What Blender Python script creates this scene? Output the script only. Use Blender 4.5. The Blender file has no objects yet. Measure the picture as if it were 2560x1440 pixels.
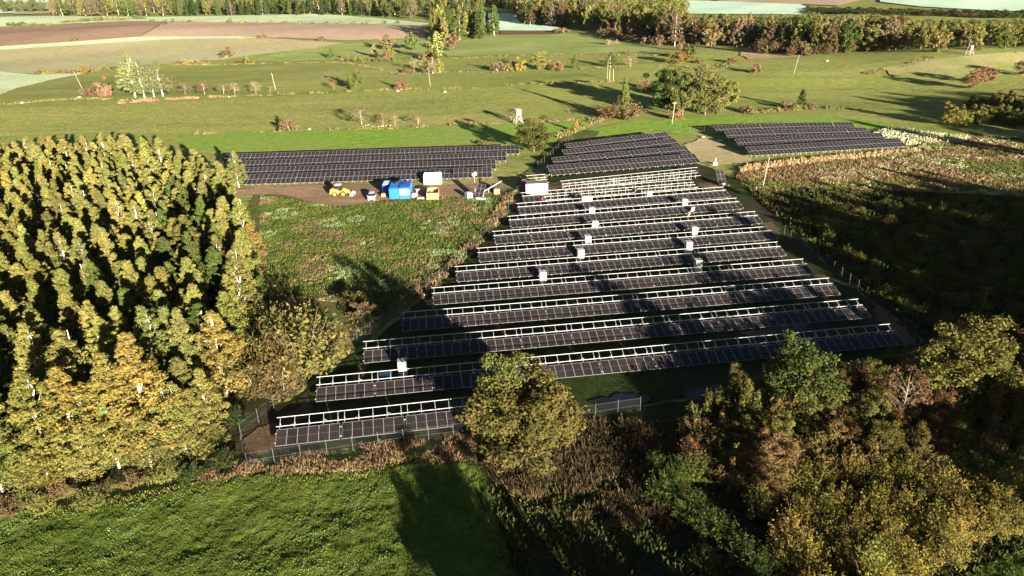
import bpy, math, random
import numpy as np
from mathutils import Vector, Matrix
from mathutils.geometry import delaunay_2d_cdt
R=math.radians
S=bpy.context.scene
COL=S.collection
rng=np.random.default_rng(7); random.seed(7)

# ------------------------------------------------------------------ camera
F_PX=1840.0; PITCH=0.41363; ROLL=0.02524; CH=48.43
_F=np.array([0,math.cos(PITCH),-math.sin(PITCH)]); _D=np.array([0,-math.sin(PITCH),-math.cos(PITCH)]); _R=np.array([1.0,0,0])
CR=_R*math.cos(ROLL)+_D*math.sin(ROLL); CD=_D*math.cos(ROLL)-_R*math.sin(ROLL); CF=_F
cd=bpy.data.cameras.new('camera'); cam=bpy.data.objects.new('camera',cd); COL.objects.link(cam)
cd.sensor_width=36; cd.lens=F_PX/2560*36; cd.clip_start=1; cd.clip_end=20000
cam.matrix_world=Matrix(((CR[0],-CD[0],-CF[0],0),(CR[1],-CD[1],-CF[1],0),(CR[2],-CD[2],-CF[2],CH),(0,0,0,1)))
S.camera=cam
# ------------------------------------------------------------------ light
SUN_AZ=R(-64); SUN_EL=R(9.8)
w=bpy.data.worlds.new('World'); S.world=w; w.use_nodes=True
nt=w.node_tree; bg=nt.nodes['Background']
sky=nt.nodes.new('ShaderNodeTexSky'); sky.sky_type='NISHITA'; sky.sun_disc=False
sky.sun_elevation=SUN_EL; sky.sun_rotation=R(154); sky.air_density=1.0; sky.dust_density=0.6; sky.ozone_density=1.5
nt.links.new(sky.outputs[0],bg.inputs[0]); bg.inputs[1].default_value=0.02
sl=bpy.data.lights.new('sun','SUN'); sl.energy=5.0; sl.angle=R(0.5); sl.color=(1.0,0.88,0.70)
so=bpy.data.objects.new('sun',sl); COL.objects.link(so)
sdir=Vector((math.cos(SUN_AZ)*math.cos(SUN_EL),math.sin(SUN_AZ)*math.cos(SUN_EL),math.sin(SUN_EL)))
so.rotation_euler=sdir.to_track_quat('Z','Y').to_euler(); so.location=(0,-50,80)
S.view_settings.view_transform='Standard'; S.view_settings.look='None'; S.view_settings.exposure=2.45; S.view_settings.gamma=1
S.cycles.max_bounces=5; S.cycles.transparent_max_bounces=6; S.cycles.diffuse_bounces=3; S.cycles.glossy_bounces=2
S.cycles.transmission_bounces=2; S.cycles.volume_bounces=0

# ------------------------------------------------------------------ terrain
HILLS=[(-330,640,190,95,9.0),(-760,900,240,120,10.0),(230,372,62,42,6.5),(150,300,30,40,-1.5),(20,420,90,60,1.6),(330,1250,400,150,8.0),(-60,1500,500,200,14.0),(-330,330,90,50,2.5),(620,900,220,120,7)]
def hz(x,y):
    x=np.asarray(x,float); y=np.asarray(y,float); z=np.zeros_like(x+y)
    for cx,cy,sx,sy,A in HILLS: z=z+A*np.exp(-((x-cx)/sx)**2-((y-cy)/sy)**2)
    f=np.clip((y-225)/120,0,1); f=f*f*(3-2*f)
    z=z+f*(0.55*np.sin(x/31+1.3)*np.sin(y/37)+0.9*np.sin(x/83+.4)*np.sin(y/71+2)+.25*np.sin(x/13)*np.cos(y/17))
    return z
def h1(x,y): return float(hz(x,y))
C0=np.array([0,0,CH])
TS=20*1.012**np.arange(0,520)
def at(px,py,z=0.0):
    d=CF+CR*((px-1280)/F_PX)+CD*((py-720)/F_PX)
    P=C0[None]+TS[:,None]*d[None]
    g=P[:,2]-hz(P[:,0],P[:,1])-z
    i=np.argmax(g<0)
    if g[i]>=0: i=len(TS)-1
    a,b=TS[max(i-1,0)],TS[i]
    for _ in range(24):
        m=(a+b)/2; p=C0+m*d
        if p[2]-h1(p[0],p[1])-z>0: a=m
        else: b=m
    p=C0+b*d
    return np.array([p[0],p[1],h1(p[0],p[1])])
def proj(X):
    v=np.asarray(X,float)-C0; w_=v@CF
    return 1280+F_PX*(v@CR)/w_, 720+F_PX*(v@CD)/w_, w_
def height_for(B,top_py):
    lo,hi=0.,60.
    for _ in range(30):
        m=(lo+hi)/2
        if proj(B+np.array([0,0,m]))[1]>top_py: lo=m
        else: hi=m
    return lo
def mpp(B): return proj(B)[2]/F_PX      # metres per photo pixel

# ------------------------------------------------------------------ materials
def M(name,col,rough=.7,metal=0,spec=.3,noise=None):
    m=bpy.data.materials.new(name); m.use_nodes=True; b=m.node_tree.nodes['Principled BSDF']
    b.inputs['Base Color'].default_value=(*col,1); b.inputs['Roughness'].default_value=rough; b.inputs['Metallic'].default_value=metal
    b.inputs['Specular IOR Level'].default_value=spec
    if noise:
        sc,amt=noise; n=m.node_tree; L=n.links
        tc=n.nodes.new('ShaderNodeTexCoord'); tx=n.nodes.new('ShaderNodeTexNoise'); tx.inputs['Scale'].default_value=sc; tx.inputs['Detail'].default_value=4
        mx=n.nodes.new('ShaderNodeMix'); mx.data_type='RGBA'; mx.inputs['A'].default_value=(*[c*(1-amt) for c in col],1); mx.inputs['B'].default_value=(*[min(1,c*(1+amt)) for c in col],1)
        L.new(tc.outputs['Object'],tx.inputs['Vector']); L.new(tx.outputs['Fac'],mx.inputs['Factor']); L.new(mx.outputs['Result'],b.inputs['Base Color'])
    return m
def ramp(n,fac,stops):
    r=n.nodes.new('ShaderNodeValToRGB'); n.links.new(fac,r.inputs['Fac'])
    e=r.color_ramp.elements
    while len(e)<len(stops): e.new(.5)
    for k,(p,c) in enumerate(stops): e[k].position=p; e[k].color=(*c,1)
    return r.outputs['Color']
def ground_mat(name,ca,cb,cc,big=.03,mid=.35,small=2.5,bump=.12,stretch=None,patch=None):
    """ca/cb varied by mid noise, cc by large patches; patch=(colour,scale,lo,hi)"""
    m=bpy.data.materials.new(name); m.use_nodes=True; n=m.node_tree; L=n.links; b=n.nodes['Principled BSDF']
    b.inputs['Roughness'].default_value=.95; b.inputs['Specular IOR Level'].default_value=.05
    g=n.nodes.new('ShaderNodeNewGeometry'); mp=n.nodes.new('ShaderNodeMapping'); L.new(g.outputs['Position'],mp.inputs['Vector'])
    if stretch: mp.inputs['Rotation'].default_value=(0,0,stretch[0]); mp.inputs['Scale'].default_value=(stretch[1],1,1)
    def nz(s,d=5,r=.6):
        t=n.nodes.new('ShaderNodeTexNoise'); t.inputs['Scale'].default_value=s; t.inputs['Detail'].default_value=d; t.inputs['Roughness'].default_value=r
        L.new(mp.outputs[0],t.inputs['Vector']); return t.outputs['Fac']
    N1=nz(mid,6,.65); N2=nz(big,3); N3=nz(small,5,.7)
    c1=ramp(n,N1,[(.38,ca),(.62,cb)])
    r2=n.nodes.new('ShaderNodeMapRange'); r2.inputs['From Min'].default_value=.45; r2.inputs['From Max'].default_value=.62; L.new(N2,r2.inputs[0])
    mx=n.nodes.new('ShaderNodeMix'); mx.data_type='RGBA'; L.new(r2.outputs[0],mx.inputs['Factor']); L.new(c1,mx.inputs['A']); mx.inputs['B'].default_value=(*cc,1)
    out=mx.outputs['Result']
    if patch:
        pc,ps,lo,hi=patch; N4=nz(ps,6,.7); r4=n.nodes.new('ShaderNodeMapRange'); r4.inputs['From Min'].default_value=lo; r4.inputs['From Max'].default_value=hi; L.new(N4,r4.inputs[0])
        m4=n.nodes.new('ShaderNodeMix'); m4.data_type='RGBA'; L.new(r4.outputs[0],m4.inputs['Factor']); L.new(out,m4.inputs['A']); m4.inputs['B'].default_value=(*pc,1); out=m4.outputs['Result']
    m3=n.nodes.new('ShaderNodeMix'); m3.data_type='RGBA'; m3.blend_type='MULTIPLY'; m3.inputs['Factor'].default_value=1
    c3=ramp(n,N3,[(.3,(.62,.62,.62)),(.7,(1.35,1.35,1.35))]); L.new(out,m3.inputs['A']); L.new(c3,m3.inputs['B']); L.new(m3.outputs['Result'],b.inputs['Base Color'])
    if bump:
        bp=n.nodes.new('ShaderNodeBump'); bp.inputs['Strength'].default_value=1; bp.inputs['Distance'].default_value=bump
        ad=n.nodes.new('ShaderNodeMath'); ad.operation='ADD'; L.new(N1,ad.inputs[0]); L.new(N3,ad.inputs[1]); L.new(ad.outputs[0],bp.inputs['Height']); L.new(bp.outputs[0],b.inputs['Normal'])
    return m
def leaf_mat(name,fixed=None,trans=.25):
    m=bpy.data.materials.new(name); m.use_nodes=True; n=m.node_tree; L=n.links; n.nodes.clear()
    o=n.nodes.new('ShaderNodeOutputMaterial')
    at_=n.nodes.new('ShaderNodeAttribute'); at_.attribute_name='lv'
    if fixed is None:
        oi=n.nodes.new('ShaderNodeObjectInfo'); base=oi.outputs['Color']
    else:
        rp=ramp(n,at_.outputs['Fac'],fixed); base=rp
    cr=ramp(n,at_.outputs['Fac'],[(0,(.55,.6,.6)),(.5,(.95,.97,.9)),(.85,(1.35,1.2,1.0)),(1,(1.7,1.35,1.1))])
    mx=n.nodes.new('ShaderNodeMix'); mx.data_type='RGBA'; mx.blend_type='MULTIPLY'; mx.inputs['Factor'].default_value=1 if fixed is None else .35
    L.new(base,mx.inputs['A']); L.new(cr,mx.inputs['B'])
    d=n.nodes.new('ShaderNodeBsdfDiffuse'); t=n.nodes.new('ShaderNodeBsdfTranslucent'); ms=n.nodes.new('ShaderNodeMixShader'); ms.inputs[0].default_value=trans
    L.new(mx.outputs['Result'],d.inputs[0]); L.new(mx.outputs['Result'],t.inputs[0]); L.new(d.outputs[0],ms.inputs[1]); L.new(t.outputs[0],ms.inputs[2]); L.new(ms.outputs[0],o.inputs[0])
    return m
LEAF=leaf_mat('foliage',trans=.33)
BARKW=M('birch_bark',(.47,.44,.38),.8,noise=(6,.3)); BARKB=M('brown_bark',(.13,.095,.065),.9,noise=(5,.3)); BARKG=M('grey_bark',(.36,.32,.26),.9,noise=(5,.3))
ALU=M('aluminium',(.24,.24,.25),.5,.2,.4); STEEL=M('galvanised_steel',(.37,.38,.39),.55,.1,.4); LINE=M('cell_gap',(.09,.09,.09),.6); FPOST=M('fence_steel',(.10,.11,.10),.6,.1,.3)
CONC=M('concrete',(.26,.25,.23),.9,noise=(3,.15)); WOOD=M('weathered_wood',(.42,.36,.27),.85,noise=(4,.25))
WHITE=M('white_paint',(.60,.60,.585),.5,noise=(1.2,.1)); BLACK=M('black_rubber',(.02,.02,.02),.8); DGLASS=M('dark_glass',(.02,.025,.03),.08,0,.6)
BLUE=M('blue_paint',(.010,.12,.47),.45,noise=(1.5,.12)); BLUED=M('deep_blue_paint',(.008,.07,.42),.45,noise=(1.5,.12))
YEL=M('yellow_paint',(.72,.42,.06),.45,noise=(2,.15)); ORW=M('orange_planks',(.62,.30,.10),.8,noise=(4,.2)); CREAM=M('cream_wrap',(.54,.52,.48),.55,noise=(2,.06))
GREYC=M('cardboard_top',(.38,.37,.36),.8,noise=(3,.12)); MAG=M('magenta_plastic',(.42,.01,.20),.4); RED=M('red_cloth',(.55,.03,.03),.8); HIVIS=M('orange_jacket',(.75,.28,.06),.8)
DKBLUE=M('dark_trousers',(.04,.05,.08),.9); SKIN=M('skin',(.5,.3,.22),.6); HAIR=M('hair',(.05,.035,.025),.8); SILV=M('silver_paint',(.55,.57,.60),.3,.3,.5); STONE=M('pale_stone',(.30,.28,.24),.9,noise=(2,.2))
TARP=M('grey_blue_plastic',(.25,.36,.45),.4,noise=(2,.2)); ROOFD=M('dark_roofing',(.07,.075,.07),.9,noise=(2,.4)); MUDM=M('mud_heap',(.12,.08,.055),.95,noise=(1,.3)); LIGHTBL=M('pale_blue_film',(.35,.45,.62),.3,noise=(2,.3))
PINKW=M('pink_marker',(.6,.25,.22),.6)
def panel_mat():
    m=bpy.data.materials.new('solar_cells'); m.use_nodes=True; n=m.node_tree; L=n.links; b=n.nodes['Principled BSDF']
    tc=n.nodes.new('ShaderNodeTexCoord'); sp=n.nodes.new('ShaderNodeSeparateXYZ'); L.new(tc.outputs['Object'],sp.inputs[0])
    # cell columns: dark cells, paler strings between them
    ml=n.nodes.new('ShaderNodeMath'); ml.operation='MULTIPLY'; ml.inputs[1].default_value=6/1.134; L.new(sp.outputs['X'],ml.inputs[0])
    fr=n.nodes.new('ShaderNodeMath'); fr.operation='FRACT'; L.new(ml.outputs[0],fr.inputs[0])
    c=ramp(n,fr.outputs[0],[(.0,(.036,.031,.030)),(.10,(.036,.031,.030)),(.18,(.0150,.0128,.0140)),(.82,(.0145,.0125,.0135)),(.9,(.036,.031,.030))])
    oi=n.nodes.new('ShaderNodeObjectInfo'); rr=ramp(n,oi.outputs['Random'],[(0,(.82,.8,.85)),(1,(1.15,1.1,1.05))])
    mx=n.nodes.new('ShaderNodeMix'); mx.data_type='RGBA'; mx.blend_type='MULTIPLY'; mx.inputs['Factor'].default_value=1; L.new(c,mx.inputs['A']); L.new(rr,mx.inputs['B'])
    L.new(mx.outputs['Result'],b.inputs['Base Color']); b.inputs['Roughness'].default_value=.22; b.inputs['IOR'].default_value=1.38; b.inputs['Specular Tint'].default_value=(.75,.8,1,1)
    return m
CELLS=panel_mat()

# ------------------------------------------------------------------ object helpers
def tag(o,label=None,cat=None,group=None,kind=None):
    if label: o['label']=label
    if cat: o['category']=cat
    if group: o['group']=group
    if kind: o['kind']=kind
    return o
def mesh_from(name,V,Fq,mats,mi=None,lv=None,smooth=False):
    me=bpy.data.meshes.new(name); V=np.asarray(V,np.float32); Fq=np.asarray(Fq,np.int32)
    me.vertices.add(len(V)); me.vertices.foreach_set('co',V.ravel())
    k=Fq.shape[1]; me.loops.add(Fq.size); me.loops.foreach_set('vertex_index',Fq.ravel())
    me.polygons.add(len(Fq)); me.polygons.foreach_set('loop_start',np.arange(0,Fq.size,k,dtype=np.int32))
    for m in mats: me.materials.append(m)
    if mi is not None: me.polygons.foreach_set('material_index',np.asarray(mi,np.int32))
    if lv is not None:
        a=me.attributes.new('lv','FLOAT','POINT'); a.data.foreach_set('value',np.asarray(lv,np.float32))
    me.update(calc_edges=True)
    if smooth: me.polygons.foreach_set('use_smooth',np.ones(len(Fq),bool))
    return me
def obj(name,me,parent=None,loc=None,rot=None,scale=None):
    o=bpy.data.objects.new(name,me); COL.objects.link(o)
    if parent: o.parent=parent
    if loc is not None: o.location=loc
    if rot is not None: o.rotation_euler=rot
    if scale is not None: o.scale=scale
    return o
def empty(name,loc,rz=0,label=None,cat=None,group=None):
    o=obj(name,None,None,loc,(0,0,rz)); o.empty_display_size=.3; return tag(o,label,cat,group)
class MB:
    """collects boxes, bars and tubes into one mesh"""
    def __init__(s): s.V=[];s.F=[];s.I=[];s.n=0;s.mats=[]
    def _m(s,m):
        if m not in s.mats: s.mats.append(m)
        return s.mats.index(m)
    def quads(s,V,F,m):
        i=s._m(m); s.V+= [tuple(v) for v in V]
        for f in F: s.F.append(tuple(a+s.n for a in (f if len(f)==4 else (f[0],f[1],f[2],f[2])))); s.I.append(i)
        s.n+=len(V)
    def box(s,c,d,m,rz=0,rx=0,ry=0,taper=1.0):
        x,y,z=[a/2 for a in d]; t=taper
        P=[(-x,-y,-z),(x,-y,-z),(x,y,-z),(-x,y,-z),(-x*t,-y*t,z),(x*t,-y*t,z),(x*t,y*t,z),(-x*t,y*t,z)]
        if rz or rx or ry:
            mt=Matrix.Rotation(rz,3,'Z')@Matrix.Rotation(ry,3,'Y')@Matrix.Rotation(rx,3,'X'); P=[mt@Vector(p) for p in P]
        P=[(p[0]+c[0],p[1]+c[1],p[2]+c[2]) for p in P]
        s.quads(P,[(0,3,2,1),(4,5,6,7),(0,1,5,4),(1,2,6,5),(2,3,7,6),(3,0,4,7)],m); return s
    def bar(s,a,b,wd,m,ht=None,r2=None,n=4):
        a=Vector(a);b=Vector(b);d=(b-a).normalized(); ht=ht or wd
        u=d.cross(Vector((0,0,1))); 
        if u.length<1e-3: u=Vector((1,0,0))
        u.normalize(); v=u.cross(d); k=1 if r2 is None else r2/wd
        P=[];o=math.pi/n
        for q,kk in ((a,1),(b,k)):
            for j in range(n):
                an=o+j*2*math.pi/n; cu=math.cos(an)*(1.414 if n==4 else 1); cv=math.sin(an)*(1.414 if n==4 else 1)
                P.append(q+u*(cu*wd/2*kk)+v*(cv*ht/2*kk))
        Fc=[(j,(j+1)%n,n+(j+1)%n,n+j) for j in range(n)]
        if n==4: Fc+=[(3,2,1,0),(4,5,6,7)]
        s.quads(P,Fc,m)
        if n>4:
            c0=s.n; s.V+=[tuple(a),tuple(b)]; s.n+=2; i=s._m(m); st=c0-2*n
            for j in range(n):
                s.F.append((c0,st+(j+1)%n,st+j,st+j)); s.I.append(i); s.F.append((c0+1,st+n+j,st+n+(j+1)%n,st+n+(j+1)%n)); s.I.append(i)
        return s
    def mesh(s,name):
        me=bpy.data.meshes.new(name); me.from_pydata(s.V,[],[tuple(dict.fromkeys(f)) for f in s.F])
        for m in s.mats: me.materials.append(m)
        me.polygons.foreach_set('material_index',np.array(s.I,np.int32)); me.update(); return me
    def build(s,name,parent=None,**k): return obj(name,s.mesh(name),parent,**k)

# ------------------------------------------------------------------ ground
def grid_mesh(name,X,Y,Z,mat):
    r,c=X.shape; V=np.stack([X,Y,Z],-1).reshape(-1,3); i=np.arange(r*c).reshape(r,c)
    Fq=np.stack([i[:-1,:-1],i[:-1,1:],i[1:,1:],i[1:,:-1]],-1).reshape(-1,4)
    return mesh_from(name,V,Fq,[mat],smooth=True)
g_base=ground_mat('pasture_soil_and_grass',(.165,.200,.052),(.275,.255,.095),(.205,.235,.055),big=.012,mid=.07,small=1.1,bump=.5,stretch=(.12,.3),patch=((.13,.165,.040),.035,.50,.66))
ys=np.concatenate([np.linspace(-260,20,24)[:-1],20*np.exp(np.arange(0,int(math.log(9000/20)/.014))*.014)])
sx=np.linspace(-1.25,1.25,340); Y=np.repeat(ys[:,None],340,1); X=sx[None]*(np.abs(Y)+110); Z=hz(X,Y)
tag(obj('ground',grid_mesh('ground',X,Y,Z,g_base)),kind='structure')
LIFT=[0]
def field(name,pix,mat,lift=.05,jit=.0,step=None):
    """a draped sheet whose outline was read from the photograph and laid on the terrain"""
    W=[]
    n=len(pix)
    for k in range(n):
        a=np.array(pix[k],float); b=np.array(pix[(k+1)%n],float); m=max(1,int(np.hypot(*(b-a))/25))
        for j in range(m): W.append(a+(b-a)*j/m)
    P=np.array([at(*q)[:2] for q in W])
    seg=np.hypot(*(np.roll(P,-1,0)-P).T)
    # refine and roughen the outline
    Q=[]
    cy=P[:,1].mean(); st=step or max(1.2,cy/110)
    for k in range(len(P)):
        a=P[k]; b=P[(k+1)%len(P)]; L=np.hypot(*(b-a)); m=max(1,int(L/st)); nrm=np.array([-(b-a)[1],(b-a)[0]])/(L+1e-6)
        for j in range(m): Q.append(a+(b-a)*j/m+nrm*rng.normal(0,jit) if jit else a+(b-a)*j/m)
    Q=np.array(Q); lo=Q.min(0); hi=Q.max(0)
    gs=max(2.0,math.sqrt((hi-lo)[0]*(hi-lo)[1]/6000))
    gx,gy=np.meshgrid(np.arange(lo[0],hi[0],gs),np.arange(lo[1],hi[1],gs)); G=np.stack([gx.ravel(),gy.ravel()],1)+rng.normal(0,gs*.1,(gx.size,2))
    G=G[inside(G,Q)]
    vs=[Vector(q) for q in Q]+[Vector(q) for q in G]
    ed=[(i,(i+1)%len(Q)) for i in range(len(Q))]
    r=delaunay_2d_cdt(vs,ed,[list(range(len(Q)))],1,1e-4)
    co=np.array([tuple(v) for v in r[0]]); fc=[f for f in r[2]]
    LIFT[0]+=.004
    z=hz(co[:,0],co[:,1])+lift+LIFT[0]+ np.maximum(0,co[:,1]-200)*.0007
    me=mesh_from(name,np.c_[co,z],np.array([f for f in fc if len(f)==3]),[mat],smooth=True)
    return tag(obj(name,me),kind='structure')
def inside(G,Q):
    x,y=G[:,0],G[:,1]; ins=np.zeros(len(G),bool); j=len(Q)-1
    for i in range(len(Q)):
        xi,yi=Q[i];xj,yj=Q[j]
        c=((yi>y)!=(yj>y))&(x<(xj-xi)*(y-yi)/(yj-yi+1e-12)+xi); ins^=c; j=i
    return ins
def wpoly(pix): return np.array([at(*q)[:2] for q in pix])
def sample(Q,n=None,dens=None,mind=None):
    lo=Q.min(0);hi=Q.max(0)
    if dens is not None:
        A=np.prod(hi-lo); G=rng.uniform(lo,hi,(int(A*dens),2)); return G[inside(G,Q)]
    # poisson-like with minimum distance
    out=[];cell={};tries=0
    while tries<n*30 and len(out)<n:
        tries+=1; p=rng.uniform(lo,hi)
        if not inside(p[None],Q)[0]: continue
        k=(int(p[0]//mind),int(p[1]//mind)); ok=True
        for a in (-1,0,1):
            for b in (-1,0,1):
                for q in cell.get((k[0]+a,k[1]+b),()):
                    if (q[0]-p[0])**2+(q[1]-p[1])**2<mind*mind: ok=False
        if ok: cell.setdefault(k,[]).append(p); out.append(p)
    return np.array(out)

gm_vivid=ground_mat('vivid_grass',(.130,.250,.030),(.20,.29,.050),(.19,.26,.055),small=1.6,bump=.30)
gm_meadow=ground_mat('meadow_grass',(.050,.088,.014),(.105,.130,.026),(.085,.105,.020),big=.05,mid=.5,small=3.5,bump=.18)
gm_tan=ground_mat('stubble',(.37,.31,.17),(.33,.30,.17),(.33,.345,.19),big=.006,mid=.03,small=.8,bump=.12,stretch=(.15,.25))
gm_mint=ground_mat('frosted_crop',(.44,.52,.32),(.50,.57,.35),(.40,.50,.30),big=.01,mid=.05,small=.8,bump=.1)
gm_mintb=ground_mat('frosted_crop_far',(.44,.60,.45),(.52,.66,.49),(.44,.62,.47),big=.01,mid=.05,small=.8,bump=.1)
gm_brown=ground_mat('ploughed_soil',(.27,.180,.125),(.30,.205,.145),(.24,.16,.115),big=.008,mid=.05,small=.9,bump=.2,stretch=(.2,.2))
gm_brown2=ground_mat('harrowed_soil',(.38,.275,.20),(.41,.30,.215),(.34,.25,.175),big=.008,mid=.05,small=.9,bump=.15,stretch=(.1,.2))
gm_dark=ground_mat('dark_ploughed_soil',(.13,.075,.06),(.15,.09,.07),(.14,.08,.06),small=.9)
gm_green2=ground_mat('bright_pasture',(.20,.26,.065),(.24,.29,.085),(.28,.32,.13),big=.02,mid=.1,small=1.2,bump=.25)
gm_dirt=ground_mat('bare_dirt',(.25,.165,.105),(.32,.22,.145),(.21,.14,.09),big=.08,mid=.6,small=4,bump=.12,stretch=(.05,.3))
gm_mown=ground_mat('trampled_grass',(.24,.21,.08),(.30,.25,.12),(.19,.19,.055),big=.1,mid=.5,small=3,bump=.12)
gm_sand=ground_mat('bare_sand',(.40,.31,.20),(.46,.36,.235),(.34,.29,.15),big=.05,mid=.4,small=3,bump=.1,stretch=(.8,.3))
gm_site=ground_mat('wet_site_grass',(.018,.030,.009),(.028,.044,.011),(.040,.034,.022),big=.05,mid=.4,small=2.5,bump=.12,patch=((.10,.065,.042),.09,.60,.68))
gm_weed=ground_mat('weedy_ground',(.055,.090,.018),(.10,.115,.032),(.13,.088,.05),big=.06,mid=.35,small=2.5,bump=.35)
gm_fallow=ground_mat('fallow_ground',(.15,.115,.055),(.19,.15,.075),(.10,.13,.04),big=.05,mid=.25,small=2,bump=.4,stretch=(.15,.4))
gm_scrub=ground_mat('scrub_ground',(.022,.035,.012),(.035,.045,.016),(.045,.035,.018),big=.06,mid=.3,small=2,bump=.4)  # albedo lowered so the colour itself deepens the shade on the scrub
gm_floor=ground_mat('woodland_floor',(.03,.025,.014),(.045,.04,.02),(.03,.035,.014),small=2)
gm_reed=ground_mat('reed_ground',(.36,.27,.17),(.28,.21,.13),(.40,.30,.19),small=1.5,bump=.5)
gm_knoll=ground_mat('dry_knoll_grass',(.28,.27,.11),(.33,.30,.14),(.22,.25,.08),big=.03,mid=.2,small=1.3,bump=.25)
gm_mud=ground_mat('water_edge_mud',(.10,.066,.045),(.13,.09,.06),(.09,.07,.04),small=3,bump=.06)

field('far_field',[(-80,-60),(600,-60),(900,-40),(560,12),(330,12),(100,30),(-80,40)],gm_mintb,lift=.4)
field('far_field',[(60,12),(250,4),(520,4),(330,16),(115,36),(30,38)],gm_tan,lift=.5)
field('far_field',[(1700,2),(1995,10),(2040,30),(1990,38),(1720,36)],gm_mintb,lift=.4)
field('far_field',[(1760,-6),(2180,-6),(2100,16),(1990,12),(1800,4)],gm_brown2,lift=.5)
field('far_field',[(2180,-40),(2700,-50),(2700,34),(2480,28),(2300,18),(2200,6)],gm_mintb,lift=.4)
field('frosted_field',[(-80,47),(0,43),(130,41),(400,43),(560,41),(700,37),(800,36),(940,46),(1080,60),(1040,66),(700,60),(420,57),(300,56),(0,69),(-80,71)],gm_mint)
field('ploughed_field',[(-80,71),(0,68),(150,60),(300,54),(418,54),(345,93),(200,104),(0,117),(-80,121)],gm_brown,jit=.3)
field('harrowed_field',[(422,54),(700,58),(900,60),(1045,64),(1062,76),(1062,96),(860,102),(700,94),(560,92),(352,93)],gm_brown2,jit=.3)
field('stubble_field',[(-80,128),(0,122),(200,110),(400,97),(560,95),(700,98),(860,108),(790,122),(640,138),(560,150),(430,160),(280,168),(90,186),(0,180),(-80,182)],gm_tan,jit=.3)
field('field_margin',[(-80,121),(0,117),(200,104),(345,93),(560,92),(700,95),(560,97),(400,100),(200,113),(0,126),(-80,130)],gm_mint,lift=.07)
field('frosted_field',[(-80,182),(0,180),(90,188),(230,182),(130,200),(40,222),(0,238),(-80,250)],gm_mint,jit=.3)
field('bright_pasture',[(600,152),(700,135),(860,112),(1064,96),(1080,120),(1080,140),(1010,146),(850,150),(700,156)],gm_green2,jit=.5)
field('bright_pasture',[(1100,110),(1200,96),(1260,88),(1400,86),(1500,88),(1560,100),(1650,116),(1640,128),(1560,134),(1300,138),(1120,142),(1095,130)],gm_green2,jit=.5)
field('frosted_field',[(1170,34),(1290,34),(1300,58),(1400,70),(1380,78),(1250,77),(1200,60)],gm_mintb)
field('dark_ploughed_field',[(1250,78),(1400,77),(1400,85),(1250,87)],gm_dark)
field('reed_bed',[(1855,126),(1900,118),(1990,122),(2030,134),(2000,143),(1930,147),(1870,150),(1850,138)],gm_reed,jit=.5)
field('grass_strip',[(440,352),(520,336),(700,328),(1000,323),(1200,314),(1400,306),(1490,302),(1460,325),(1390,352),(1360,380),(1300,374),(1290,364),(1100,362),(560,380),(470,372)],gm_vivid,jit=.3)
field('grass_strip',[(1440,345),(1480,322),(1560,306),(1680,298),(1900,290),(2060,288),(2160,300),(2230,318),(2180,322),(1780,312),(1740,330),(1700,338),(1640,326),(1460,348)],gm_vivid,jit=.3)
field('knoll_grass',[(2200,170),(2330,150),(2440,138),(2700,120),(2700,185),(2480,190),(2330,200),(2240,195)],gm_knoll,jit=.5)
field('weedy_ground',[(640,478),(700,484),(740,496),(800,513),(850,519),(930,510),(960,502),(1110,494),(1250,488),(1290,470),(1300,440),(1330,420),(1360,380),(1400,350),(1460,325),(1500,330),(1440,400),(1360,440),(1310,480),(1270,540),(1130,680),(900,870),(700,1010),(640,1040),(610,960),(610,700),(600,560)],gm_weed,jit=.2)
field('dirt_track',[(560,478),(640,470),(860,461),(1040,468),(1240,459),(1275,468),(1262,480),(1180,492),(1110,493),(1040,498),(960,501),(930,509),(850,518),(800,512),(740,495),(700,487),(560,490)],gm_dirt,lift=.09,jit=.15)
field('trampled_grass',[(560,464),(900,452),(1230,444),(1250,452),(1240,459),(1040,467),(860,460),(640,469),(560,477)],gm_mown,lift=.07,jit=.15)
field('bare_sand',[(1690,372),(1740,352),(1765,344),(1800,356),(1850,384),(1885,402),(1870,408),(1780,414),(1745,404)],gm_sand,lift=.07,jit=.25)
field('solar_site_ground',[(640,1150),(1190,1090),(1430,1040),(1700,1000),(1900,950),(2290,880),(2300,850),(2150,735),(1985,590),(1880,480),(1815,440),(1790,425),(1690,395),(1600,398),(1380,440),(1310,480),(1270,545),(1130,690),(900,880),(700,1030),(560,1120)],gm_site,lift=.06,jit=.15)
field('fallow_field',[(1835,445),(1880,408),(2280,374),(2330,350),(2460,344),(2700,345),(2700,500),(2500,478),(2300,478),(2150,480),(2000,470),(1920,490),(1870,470)],gm_fallow,jit=.3)
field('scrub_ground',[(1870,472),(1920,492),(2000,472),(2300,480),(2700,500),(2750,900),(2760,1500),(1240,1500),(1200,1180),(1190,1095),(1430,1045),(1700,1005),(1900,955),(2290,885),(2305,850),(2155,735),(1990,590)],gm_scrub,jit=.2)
field('woodland_floor',[(-250,1330),(0,1250),(250,1215),(480,1180),(560,1125),(700,1035),(640,960),(620,700),(600,540),(520,480),(300,440),(0,440),(-250,440)],gm_floor,jit=.2)
for pp in ([(2180,770),(2215,775),(2290,860),(2270,872),(2230,850)],[(1905,560),(1930,556),(1960,600),(1935,606)],[(2030,690),(2060,690),(2100,735),(2080,745)],[(600,1110),(680,1060),(700,1075),(690,1120),(640,1150)],[(880,935),(920,900),(935,905),(890,960)],[(1370,462),(1440,452),(1560,446),(1600,470),(1420,484),(1370,480)],[(1740,462),(1800,455),(1830,470),(1760,480)]): field('bare_dirt',pp,gm_mud,lift=.10,jit=.3,step=.6)
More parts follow.
